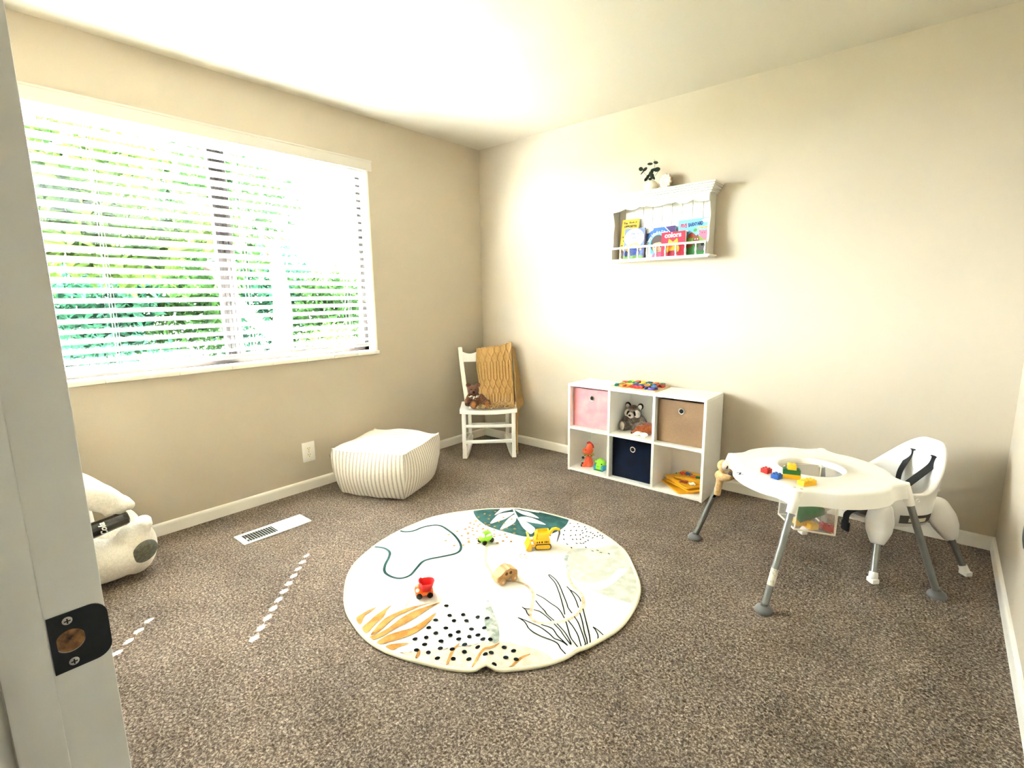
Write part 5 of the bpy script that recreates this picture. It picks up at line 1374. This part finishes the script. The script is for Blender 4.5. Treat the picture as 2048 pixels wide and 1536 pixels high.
for (hz_, sx, sy, ox_) in ((0.064, 0.0305, 0.0265, -0.010), (0.046, 0.024, 0.020, -0.009), (0.033, 0.015, 0.014, -0.008)):
    rings.append([(ox_ + sx * math.copysign(abs(math.cos(t)) ** 0.8, math.cos(t)), sy * math.copysign(abs(math.sin(t)) ** 0.8, math.sin(t)), hz_ + (0.006 if math.cos(t) > 0.5 and hz_ > 0.06 else 0)) for t in [2 * PI * k / 40 for k in range(40)]])
loft(b, rings, 0, True); build('bucket', b, m_tred, tt_)
for x in (0.022, -0.022):
    for y in (-0.0195, 0.0195): wheel('wheel', tt_, x, y, 0.0125, 0.011)
m_lime = mat('toy_lime', '#86c828', 0.3, spec=0.5); m_pale = mat('window_pale', '#e3e4dd', 0.4)
tc_ = empty('toy_car', (0, 0, 0), 'small round lime green toy car on the rug', 'toy vehicle', 'toy vehicles on the rug', mtx=onrug(1.427, -1.500, 262))
b = B(); ell(b, (0.0, 0, 0.028), (0.041, 0.029, 0.020)); ell(b, (-0.003, 0, 0.040), (0.031, 0.026, 0.021))
build('body', b, m_lime, tc_, mods=[('REMESH', dict(mode='VOXEL', voxel_size=0.0022)), ('SMOOTH', dict(factor=0.5, iterations=4))])
single('windscreen', m_pale, tc_, E_((0.0185, 0, 0.044), (0.0135, 0.018, 0.010), (0, 0.85, 0)))
for s in (-1, 1): single('side_window', m_pale, tc_, E_((-0.004, s * 0.0215, 0.045), (0.018, 0.0045, 0.0085), (s * -0.45, 0, 0)))
for x in (0.022, -0.024):
    for y in (-0.0195, 0.0195): wheel('wheel', tc_, x, y, 0.0125, 0.012)
m_oak = mat('wood_maple', '#b98b55', 0.5, col2='#d0a56c', cscale=26, cmin=0.3, cmax=0.7); m_oak2 = mat('wood_dark', '#5e4023', 0.7)
tw = empty('wooden_car', (0, 0, 0), 'natural wooden toy car with round wheels at the middle of the rug', 'toy vehicle', 'toy vehicles on the rug', mtx=onrug(1.726, -1.695, 254) @ Matrix.Scale(1.2, 4))
sil = [(-0.043, 0.011), (-0.043, 0.033), (-0.040, 0.037), (-0.027, 0.041), (-0.016, 0.050), (-0.010, 0.052), (-0.002, 0.048), (0.004, 0.049), (0.010, 0.048), (0.024, 0.036), (0.040, 0.031), (0.044, 0.027), (0.044, 0.011), (0.036, 0.011), (0.030, 0.018), (0.022, 0.018), (0.016, 0.011), (-0.015, 0.011), (-0.021, 0.018), (-0.029, 0.018), (-0.035, 0.011)]
b = B(); prism(b, sil, -0.022, 0.022, lambda x, z, h: (x, h, z)); bmesh.ops.bevel(b, geom=b.edges[:], offset=0.0012, segments=2, affect='EDGES'); build('body', b, m_oak, tw, angle=30)
for x in (-0.013, 0.005):
    for s in (-1, 1):
        b = B(); lathe(b, [(0.0001, 0.0), (0.0062, 0.0)], 18, caps=False, M=Matrix.Translation((x, s * 0.0223, 0.034)) @ Matrix.Rotation(-s * PI / 2, 4, 'X')); build('window_hole', b, m_oak2, tw)
for x in (-0.025, 0.026):
    for s in (-1, 1): wheel('wheel', tw, x, s * 0.0275, 0.0125, 0.009, m_oak, mat('wood_pale', '#e2cba4', 0.55))
m_by = mat('toy_yellow', '#f2bd12', 0.35, spec=0.5)
bd = empty('toy_bulldozer', (0, 0, 0), 'yellow toy bulldozer with front blade and rear digger arm on the rug', 'toy vehicle', 'toy vehicles on the rug', mtx=onrug(1.673, -1.352, 226, 0.0) @ Matrix.Scale(1.07, 4))
b = B(); box(b, -0.035, 0.040, -0.026, 0.026, 0.018, 0.044, bev=0.004); box(b, -0.030, 0.026, -0.022, 0.022, 0.042, 0.066, bev=0.003)
for (x0_, x1_, y0_, y1_) in ((-0.030, 0.026, -0.024, -0.018), (-0.030, 0.026, 0.018, 0.024), (0.018, 0.026, -0.024, 0.024), (-0.034, -0.028, -0.024, 0.024)): box(b, x0_, x1_, y0_, y1_, 0.062, 0.078, bev=0.002)
box(b, 0.026, 0.034, -0.018, 0.018, 0.042, 0.074, bev=0.004)
build('body', b, m_by, bd)
b = B()
for s in (-1, 1):
    pts = ellp(-0.026, 0.0125, 0.0125, 0.0125, 12, 90, 270) + ellp(0.026, 0.0125, 0.0125, 0.0125, 12, -90, 90)
    prism(b, pts, s * 0.024 - 0.008, s * 0.024 + 0.008, lambda x, z, h: (x, h, z))
build('track', b, mat('track_dark', '#4a3a12', 0.6), bd)
b = B()
for s in (-1, 1):
    pts = ellp(-0.024, 0.0135, 0.0095, 0.0095, 12, 90, 270) + ellp(0.024, 0.0135, 0.0095, 0.0095, 12, -90, 90)
    prism(b, pts, s * 0.0325 - 0.002, s * 0.0325 + 0.002, lambda x, z, h: (x, h, z))
    for x in (-0.024, -0.008, 0.008, 0.024): lathe(b, [(0.006, 0), (0.005, 0.002), (0.0005, 0.0022)], 12, M=Matrix.Translation((x, s * 0.0345, 0.0135)) @ Matrix.Rotation(-s * PI / 2, 4, 'X'))
build('track_guard', b, m_by, bd)
b = B(); ed = []
for i in range(9):
    t = i / 8; ed.append((0.060 + 0.018 * (1 - math.sin(PI * t)) * (1 if t < 0.5 else 0.7), 0.002 + 0.060 * t))
prism(b, ed + [(x - 0.005, z) for x, z in ed[::-1]], -0.034, 0.034, lambda x, z, h: (x, h, z)); box(b, 0.034, 0.062, -0.030, -0.022, 0.014, 0.024, bev=0.002); box(b, 0.034, 0.062, 0.022, 0.030, 0.014, 0.024, bev=0.002)
for s in (-1, 1): prism(b, [(0.052, 0.0), (0.080, 0.002), (0.058, 0.05)], s * 0.034 - 0.002, s * 0.034 + 0.002, lambda x, z, h: (x, h, z))
build('blade', b, m_by, bd, angle=30)
b = B(); tube(b, [(-0.034, 0, 0.060), (-0.050, 0, 0.082), (-0.066, 0, 0.085), (-0.082, 0, 0.078)], [0.009, 0.008, 0.007, 0.006], 10); build('arm', b, m_by, bd)
b = B(); tube(b, [(-0.080, 0, 0.079), (-0.082, 0, 0.060), (-0.074, 0, 0.032), (-0.070, 0, 0.018)], [0.005, 0.0045, 0.0035, 0.0015], 8); tube(b, [(-0.035, 0, 0.052), (-0.04, 0, 0.066)], 0.006, 8); build('digger_tip', b, mat('toy_grey', '#3c3d3b', 0.4), bd)
b = B()
for (x, w_) in ((0.026, 0.004), (0.016, 0.005), (0.004, 0.006), (-0.008, 0.003), (-0.015, 0.005), (-0.023, 0.004)):
    for s in (-1, 1): box(b, x - w_ / 2, x + w_ / 2, s * 0.0262 - 0.0006, s * 0.0262 + 0.0006, 0.030, 0.038)
build('side_vents', b, m_black, bd, smooth=False)
# ------------------------------------------------------------------ round play table
TC = Vector((2.695, -0.716, 0)); ZT = 0.470
m_tw = mat('table_white', '#f4f2ed', 0.3, spec=0.45); m_tube = mat('leg_grey', '#8b8d8a', 0.35, metal=0.75); m_foot = mat('foot_grey', '#6d6c6b', 0.4)
tb_ = empty('play_table', TC, 'round white plastic play table on four grey tube legs', 'table')
CA = [183, 272, 4, 92]
FA = [187.5, 265.5, 7.5, 88]
FR_ = [0.478, 0.492, 0.483, 0.47]
def tr(th, base_r):
    d = 0.0
    for c in CA:
        q_ = adiff(th, R(c)); d += 0.034 * math.exp(-(q_ / 0.115) ** 2) - 0.006 * math.exp(-((abs(q_) - 0.27) / 0.10) ** 2)
    return base_r + d
b = B(); n = 160; rings = []
for kind, r_, z in (('h', 0.126, ZT - 0.024), ('h', 0.127, ZT - 0.004), ('h', 0.131, ZT + 0.001), ('h', 0.137, ZT + 0.0015), ('h', 0.140, ZT - 0.001), ('o', -0.10, ZT - 0.002), ('o', -0.03, ZT - 0.001), ('o', -0.012, ZT), ('o', -0.004, ZT - 0.003), ('o', 0.0, ZT - 0.010), ('o', 0.007, ZT - 0.046), ('o', 0.009, ZT - 0.062), ('o', 0.004, ZT - 0.064), ('o', -0.002, ZT - 0.046), ('o', -0.010, ZT - 0.014), ('h', 0.150, ZT - 0.012), ('h', 0.126, ZT - 0.024)):
    row = []
    for k in range(n):
        t = 2 * PI * k / n
        rad = r_ if kind == 'h' else tr(t, 0.312) + r_
        row.append((rad * math.cos(t), rad * math.sin(t), z))
    rings.append(row)
loft(b, rings, 0, False); bmesh.ops.remove_doubles(b, verts=b.verts, dist=1e-5); build('tabletop', b, m_tw, tb_, angle=55)
for i in range(4):
    c = Vector((math.cos(R(CA[i])), math.sin(R(CA[i])), 0)); f = Vector((FR_[i] * math.cos(R(FA[i])), FR_[i] * math.sin(R(FA[i])), 0.012))
    top = c * 0.330 + Vector((0, 0, ZT - 0.006)); d = (f - top).normalized()
    b = B(); tube(b, [top, top + d * 0.05, top + d * 0.092], [0.020, 0.019, 0.0175], 18); ell(b, top + Vector((0, 0, 0.002)), (0.020, 0.020, 0.006)); build('leg_socket', b, m_tw, tb_)
    b = B(); tube(b, [top + d * 0.08, f], 0.0135, 18); lg = build('leg', b, m_tube, tb_)
    b = B(); lathe(b, [(0.033, -0.011), (0.034, -0.004), (0.031, 0.004), (0.022, 0.012), (0.014, 0.016), (0.013, 0.024)], 24, M=Matrix.Translation(f)); build('foot', b, m_foot, lg)
    if i == 1:
        b = B(); a_ = top + (f - top) * 0.66; e_ = top + (f - top) * 0.80; tube(b, [a_, e_], 0.0139, 18, caps=False); o = build('leg_label', b, mat('label_paper', '#d9d4c4', 0.6, col2='#b9b3a2', cscale=120, cmin=0.5, cmax=0.62), lg); o['label'] = 'off white sticker'
b = B()
for (a_, da) in ((0, 1),):
    text_into(b, 'Z', 0.034, lambda x, y, z: (-0.209 + x * 0.76 - y * 0.65, -0.292 + x * 0.65 + y * 0.76, ZT + 0.0004), bold=0.0016)
build('logo', b, m_black, tb_, smooth=False)
b = B()
for k in (1, 2, 3):
    text_into(b, 'o' if k != 2 else 'i', 0.018, lambda x, y, z: (-0.207 + (x + 0.017 * k) * 0.75 + y * 0.66, -0.284 - (x + 0.017 * k) * 0.66 + y * 0.75, ZT + 0.0004))
build('logo_faint', b, mat('print_faint', '#cfccc6', 0.5), tb_, smooth=False)
b = B()
for i, s in ((1, 1),):
    c = Vector((math.cos(R(272)), math.sin(R(272)), 0)) * 0.318
    for dx, dy in ((-0.012, 0.006), (0.014, 0.003), (-0.006, -0.010)): box(b, c.x + dx - 0.005, c.x + dx + 0.005, c.y + dy - 0.0015, c.y + dy + 0.0015, ZT - 0.001, ZT + 0.0012)
build('moulded_mark', b, mat('mark_grey', '#b3a596', 0.6), tb_, smooth=False)
# net toy pouch under the opening
net = bpy.data.materials.new('white_net'); net.use_nodes = True
n_ = net.node_tree.nodes; l_ = net.node_tree.links; pb_ = n_['Principled BSDF']
pb_.inputs['Base Color'].default_value = lin('#e9e5dc'); pb_.inputs['Roughness'].default_value = 0.8; pb_.inputs['Alpha'].default_value = 0.22
m_bind = mat('net_binding', '#ece5d2', 0.7)
vx = Vector((RR.x, RR.y, 0)).normalized(); vy = Vector((0, 0, 1)).cross(vx)
def npnt(a_, c_, z): return vx * a_ + vy * c_ + Vector((0, 0, z))
tl = [npnt(-0.075, -0.075, ZT - 0.016), npnt(0.095, -0.075, ZT - 0.016), npnt(0.095, 0.075, ZT - 0.016), npnt(-0.075, 0.075, ZT - 0.016)]
blw = [npnt(-0.092, -0.072, 0.210), npnt(0.086, -0.078, 0.180), npnt(0.092, 0.075, 0.192), npnt(-0.085, 0.075, 0.215)]
b = B(); loft(b, [tl, blw], 0, False); flat(b, blw); o = build('net_pouch', b, net, tb_, smooth=False)
b = B()
for i in range(4):
    tube(b, [blw[i], blw[(i + 1) % 4]], 0.004, 8); tube(b, [tl[i], blw[i]], 0.0032, 8)
tube(b, [npnt(0.078, -0.078, ZT - 0.02), npnt(0.082, -0.080, 0.192)], 0.0028, 6)
build('pouch_binding', b, m_bind, o)

# building bricks
BR = {'red': '#b81f1f', 'blue': '#1a4fa0', 'yellow': '#efbc1d', 'green': '#136b34'}
def brick(label, color, P, ang, nx, ny, u=0.0163, h=0.0196, group='toy bricks on the play table', M=None):
    b = B(); box(b, 0, nx * u, 0, ny * u, 0, h, bev=0.0007)
    for i in range(nx):
        for j in range(ny): lathe(b, [(0.0048, h - 0.001), (0.0048, h + 0.0036), (0.0043, h + 0.0042), (0.0001, h + 0.0042)], 14, M=Matrix.Translation(((i + 0.5) * u, (j + 0.5) * u, 0)))
    M = M if M is not None else Matrix.Translation(P) @ Matrix.Rotation(R(ang), 4, 'Z')
    o = build('toy_brick', b, mat('brick_' + color, BR[color], 0.28, spec=0.5), mtx=M, angle=30)
    return tag(o, label, 'toy brick', group)
zb_ = ZT - 0.0010
def brp(u, v): 
    p = atz(1400 + u / 6.4, 880 + v / 6.4, zb_ + 0.001); return Vector((p.x, p.y, zb_ + 0.0003))
brick('red toy brick on the white table, left of the blue brick', 'red', brp(772, 408), -22, 2, 2)
brick('blue toy brick on the table beside the stacked bricks', 'blue', brp(903, 482), -20, 2, 2)
Pst = brp(1063, 488)
brick('yellow toy brick at the bottom of the stack on the table', 'yellow', Pst, 19, 4, 2)
brick('green toy brick in the middle of the stack on the table', 'green', Pst + Vector((-0.002, -0.0005, 0.0198)), 17, 4, 2)
e1 = Vector((math.cos(R(17)), math.sin(R(17)), 0))
brick('small yellow toy brick on top of the green brick', 'yellow', Pst + Vector((-0.002, -0.0005, 0.0396)) + e1 * 0.0163, 17, 2, 2)
Pr = brp(1240, 562)
brick('yellow toy brick lying alone in front of the stack on the table', 'yellow', Pr + Vector((0.0272, -0.0188, 0)), 56, 4, 2)
# bricks seen through the net
def pbrick(label, color, a_, c_, z, ang, nx, ny, s, rot=(0, 0)):
    P = TC + npnt(a_, c_, z)
    brick(label, color, None, 0, nx, ny, 0.0163 * s, 0.0196 * s, 'toy bricks in the net pouch', Matrix.Translation(P) @ Matrix.Rotation(R(ang), 4, 'Z') @ Matrix.Rotation(R(rot[0]), 4, 'Y') @ Matrix.Rotation(R(rot[1]), 4, 'X'))
va = math.degrees(math.atan2(vx.y, vx.x))
pbrick('large green toy brick tilted in the net pouch under the table', 'green', -0.060, -0.060, 0.232, va + 2, 4, 2, 1.75, (-18, 20))
pbrick('red toy brick in the lower right of the net pouch', 'red', 0.030, -0.070, 0.206, va - 8, 3, 2, 1.2, (18, 0))
pbrick('small yellow toy brick at the bottom of the net pouch', 'yellow', -0.020, -0.072, 0.203, va + 12, 2, 2, 1.3, (6, 0))
pbrick('yellow toy brick at the right side of the net pouch above the red one', 'yellow', 0.040, -0.030, 0.262, va + 20, 3, 2, 1.3, (-30, 0))
pbrick('yellow toy brick at the bottom left of the net pouch', 'yellow', -0.072, -0.045, 0.214, va - 5, 3, 2, 1.2, (4, 0))

# plush sloth holding the table leg
m_sl = fur('sloth_tan', '#b8935f', '#cfae7e', bump=0.4); m_slw = fur('sloth_white', '#e3dccd', '#efe9dc', bump=0.3)
lt = TC + Vector((math.cos(R(183)), math.sin(R(183)), 0)) * 0.330 + Vector((0, 0, ZT - 0.006)); lf = TC + Vector((FR_[0] * math.cos(R(FA[0])), FR_[0] * math.sin(R(FA[0])), 0.012))
slp = lt.lerp(lf, 0.16)
fwd = Vector((CAM.x - slp.x, CAM.y - slp.y, 0)).normalized(); sx_ = vx
def SP(px, py, off=0.0): return atp(px, py, slp) + fwd * off
so = SP(1444, 948)
sl = empty('plush_sloth', so, 'tan plush sloth with white face clinging to the left leg of the play table', 'plush toy')
def sv(px, py, off=0.0): return SP(px, py, off) - so
blob('body', [E_(sv(1447, 931, 0.004), (0.029, 0.029, 0.030)), E_(sv(1443, 951, 0.0), (0.032, 0.032, 0.028)), T_([sv(1440, 950, 0.01), sv(1452, 951, 0.035), sv(1464, 949, 0.03)], (0.020, 0.017)), E_(sv(1461, 949, 0.022), (0.017, 0.017, 0.018)),
              T_([sv(1441, 955, 0.01), sv(1438, 968, 0.012), sv(1434, 988, 0.014)], (0.018, 0.016)), T_([sv(1446, 945, -0.02), sv(1458, 946, -0.03), sv(1466, 952, -0.02)], (0.018, 0.014))], m_sl, sl, 0.004, 5)
fdir = (vx * 0.72 + fwd * 0.69).normalized()
fm = Matrix((fdir, Vector((0, 0, 1)).cross(fdir), Vector((0, 0, 1)))).transposed().to_4x4(); fm.translation = sv(1454, 928.5, 0.022)
b = B(); ell(b, (-0.004, 0, 0), (0.016, 0.0255, 0.0255)); ell(b, (0.012, 0, -0.004), (0.012, 0.013, 0.011)); fc = build('face', b, m_slw, sl); fc.matrix_local = fm
b = B()
for s in (-1, 1): ell(b, (0.0095, s * 0.0135, -0.003), (0.0052, 0.0026, 0.0085), rot=(s * 0.35, 0, 0))
build('eye_patch', b, mat('sloth_brown', '#5a2a20', 0.8), fc)
single('nose', m_eye, fc, E_((0.0235, 0, 0.001), (0.004, 0.006, 0.0045)))
single('paw_loop', mat('velcro_grey', '#4c4a48', 0.9), sl, E_(sv(1461, 944, 0.036), (0.012, 0.008, 0.009)))
b = B()
for k in (-1, 0, 1): tube(b, [sv(1465, 952 + k, 0.02), sv(1469.5, 953.5 + k * 2.2, 0.02)], [0.0045, 0.001], 8)
build('claw', b, m_eye, sl)
b = B()
for k in (-1, 0, 1): tube(b, [sv(1432 + k * 1.5, 986, 0.016 - 0.006), sv(1427.5 + k * 2.0, 993, 0.012)], [0.0055, 0.0025], 8)
build('claw', b, m_eye, sl)

# ------------------------------------------------------------------ white high chair set low
HC = Vector((2.953, -0.373, 0)); HL = Vector((0.718, -0.696, 0)).normalized()
HM = frame(HC, HL)           # x to the sitter's left hand side, y backwards to the corner
hc_ = empty('high_chair', (0, 0, 0), 'white moulded high chair on short grey legs behind the play table', 'high chair', mtx=HM)
m_hw = mat('chair_shell', '#f0eeec', 0.32, spec=0.45)
def rim(th):
    """rim height round the tub: th = 90 deg is the back"""
    d = abs(adiff(th, PI / 2)) / PI       # 0 back .. 1 front
    def ss(a, b_, x): t = max(0, min(1, (x - a) / (b_ - a))); return t * t * (3 - 2 * t)
    z = 0.372 + 0.187 * (1 - ss(0.05, 0.49, d)) - 0.143 * ss(0.66, 0.84, d)
    return z
def plan(th, s):
    """plan radius of the tub at height fraction s"""
    c, sn = math.cos(th), math.sin(th)
    back = sn > 0
    ex = 0.97
    ax, ay = 0.189, (0.168 if back else 0.208)
    x = ax * math.copysign(abs(c) ** ex, c); y = ay * math.copysign(abs(sn) ** ex, sn)
    return x, y
b = B(); n = 96; rings = []
prof = [(0.0, 0.0), (0.55, 0.0), (0.82, 0.02), (0.93, 0.10), (0.975, 0.28), (0.99, 0.5), (1.0, 0.75), (1.0, 0.92), (1.015, 0.965), (1.005, 0.992), (0.965, 1.0), (0.915, 0.995), (0.875, 0.97), (0.865, 0.90), (0.86, 0.7), (0.84, 0.4), (0.77, 0.20), (0.60, 0.14), (0.30, 0.12)]
ZS = 0.205
for (rf, hf) in prof[1:]:
    row = []
    for k in range(n):
        th_ = 2 * PI * k / n; x, y = plan(th_, hf); z1 = rim(th_)
        z = ZS + (z1 - ZS) * hf
        lean = 0.055 * max(0, math.sin(th_)) * max(0, (z - 0.30) / 0.26) - 0.0
        row.append((x * rf, y * rf + lean, z))
    rings.append(row)
vs = loft(b, rings, 0, False)
f = b.faces.new(vs[0][::-1]); b.faces.new(vs[-1])
sh_ = build('seat_shell', b, m_hw, hc_, angle=180)
# seat cushion pad in dark grey fabric
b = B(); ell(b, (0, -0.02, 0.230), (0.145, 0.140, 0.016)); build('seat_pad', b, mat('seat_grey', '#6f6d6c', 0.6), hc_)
# legs
feet = [(-0.228, -0.224), (0.229, -0.224), (0.222, 0.222), (-0.235, 0.222)]
for i, (fx_, fy_) in enumerate(feet):
    top = Vector((fx_ * 0.60, fy_ * 0.62, 0.285)); ft = Vector((fx_, fy_, 0.012)); d = (ft - top).normalized()
    pts = [top, top + d * 0.045, top + d * 0.09, top + d * 0.125, top + d * 0.148]
    b = B(); tube(b, pts, [0.046, 0.054, 0.049, 0.035, 0.025], 22); ell(b, top, (0.046, 0.046, 0.046)); lg = build('leg_housing', b, m_hw, hc_, mods=[('REMESH', dict(mode='VOXEL', voxel_size=0.007)), ('SMOOTH', dict(factor=0.5, iterations=6))])
    b = B(); tube(b, [top + d * 0.13, ft], 0.0135, 18); build('leg', b, m_tube, lg)
    b = B(); tube(b, [ft - d * 0.034, ft - d * 0.006], [0.0165, 0.0175], 16); box(b, ft.x - 0.019, ft.x + 0.019, ft.y - 0.016, ft.y + 0.016, 0.001, 0.022, bev=0.004); build('foot', b, m_white, lg)
# harness
m_web = mat('webbing', '#0c0c0e', 0.75, bump=0.2, bscale=300)
def strap(name, pts, wd, parent, nrm=(0, -1, 0)):
    P = spline([Vector(p) for p in pts], 8); b = B(); rings = []
    for i, p in enumerate(P):
        t = (P[min(i + 1, len(P) - 1)] - P[max(0, i - 1)]).normalized(); n_ = Vector(nrm); n_ = (n_ - t * n_.dot(t)).normalized(); s_ = t.cross(n_)
        rings.append([p + s_ * wd / 2 + n_ * 0.001, p - s_ * wd / 2 + n_ * 0.001, p - s_ * wd / 2 - n_ * 0.001, p + s_ * wd / 2 - n_ * 0.001])
    loft(b, rings); return build(name, b, m_web, parent, smooth=False)
def ys(z): return 0.136 + 0.05 * max(0, (z - 0.30) / 0.26)
strap('shoulder_strap', [(-0.071, ys(0.492), 0.492), (-0.068, ys(0.45) - 0.002, 0.450), (-0.052, 0.115, 0.390), (-0.022, 0.075, 0.335), (-0.010, 0.04, 0.300)], 0.034, hc_)
strap('shoulder_strap', [(0.060, ys(0.490), 0.490), (0.055, ys(0.45) - 0.004, 0.448), (0.040, 0.110, 0.390), (0.020, 0.07, 0.338), (0.005, 0.035, 0.300)], 0.034, hc_)
for x in (-0.071, 0.060):
    b = B(); box(b, x - 0.023, x + 0.023, ys(0.492) - 0.003, ys(0.492) + 0.006, 0.489, 0.495, bev=0.001)
    build('strap_slot', b, m_black, hc_)
b = B(); box(b, -0.030, 0.030, -0.005, 0.04, 0.255, 0.318, bev=0.008); box(b, 0.02, 0.075, 0.0, 0.03, 0.268, 0.300, bev=0.006); box(b, -0.07, -0.02, 0.0, 0.03, 0.262, 0.30, bev=0.006)
build('buckle', b, m_web, hc_)
strap('waist_strap', [(0.05, 0.02, 0.28), (0.09, 0.05, 0.300), (0.130, 0.065, 0.29)], 0.024, hc_, (0, 0, 1))
strap('crotch_strap', [(0.040, -0.06, 0.252), (0.042, -0.14, 0.256), (0.045, -0.195, 0.247), (0.047, -0.221, 0.232), (0.049, -0.226, 0.20), (0.050, -0.226, 0.165)], 0.034, hc_, (0, -1, 0.3))
b = B(); box(b, 0.029, 0.072, -0.233, -0.219, 0.155, 0.200, bev=0.005); build('strap_clip', b, m_web, hc_)
# side label and screw bosses
def side_pt(th, z, out=0.001):
    x, y = plan(th, 0.5); z1 = rim(th); hf = (z - ZS) / (z1 - ZS)
    rf = 0.0
    for i in range(7):
        if prof[i][1] <= hf <= prof[i + 1][1] and prof[i + 1][1] > prof[i][1]: rf = prof[i][0] + (prof[i + 1][0] - prof[i][0]) * (hf - prof[i][1]) / (prof[i + 1][1] - prof[i][1])
    lean = 0.055 * max(0, math.sin(th)) * max(0, (z - 0.30) / 0.26)
    p = Vector((x * rf, y * rf + lean, z)); return p * 1.0 + Vector((x, y, 0)).normalized() * out
for (a0, a1, z0, z1, mm, nm, out) in ((-22, 26, 0.236, 0.275, mat('label_dark', '#4b473f', 0.6), 'warning_label', 0.0015), (-12, 12, 0.243, 0.262, mat('label_cream', '#d8d2bb', 0.6), 'warning_label', 0.0025)):
    b = B(); g = [[b.verts.new(side_pt(R(a0 + (a1 - a0) * i / 12), z0 + (z1 - z0) * j / 3, out)) for j in range(4)] for i in range(13)]
    for i in range(12):
        for j in range(3): b.faces.new((g[i][j], g[i + 1][j], g[i + 1][j + 1], g[i][j + 1]))
    build(nm, b, mm, hc_)
for (a, z) in ((-5, 0.345), (-42, 0.335), (-66, 0.30)):
    p = side_pt(R(a), z, 0.0); d = Vector((p.x, p.y, 0)).normalized()
    b = B(); M = d.to_track_quat('Z', 'Y').to_matrix().to_4x4(); M.translation = p
    lathe(b, [(0.009, 0), (0.009, 0.003), (0.0055, 0.003), (0.0055, 0.001), (0.0005, 0.001)], 18, M=M); build('screw_boss', b, m_hw, hc_)
b = B(); p = (0.0, ys(0.51) - 0.003, 0.512)
for a in (90, 210, 330): tube(b, [p, (p[0] + 0.008 * math.cos(R(a)), p[1], p[2] + 0.008 * math.sin(R(a)))], 0.0008, 6)
build('moulded_mark', b, mat('mark_grey', '#b3a596', 0.6), hc_)
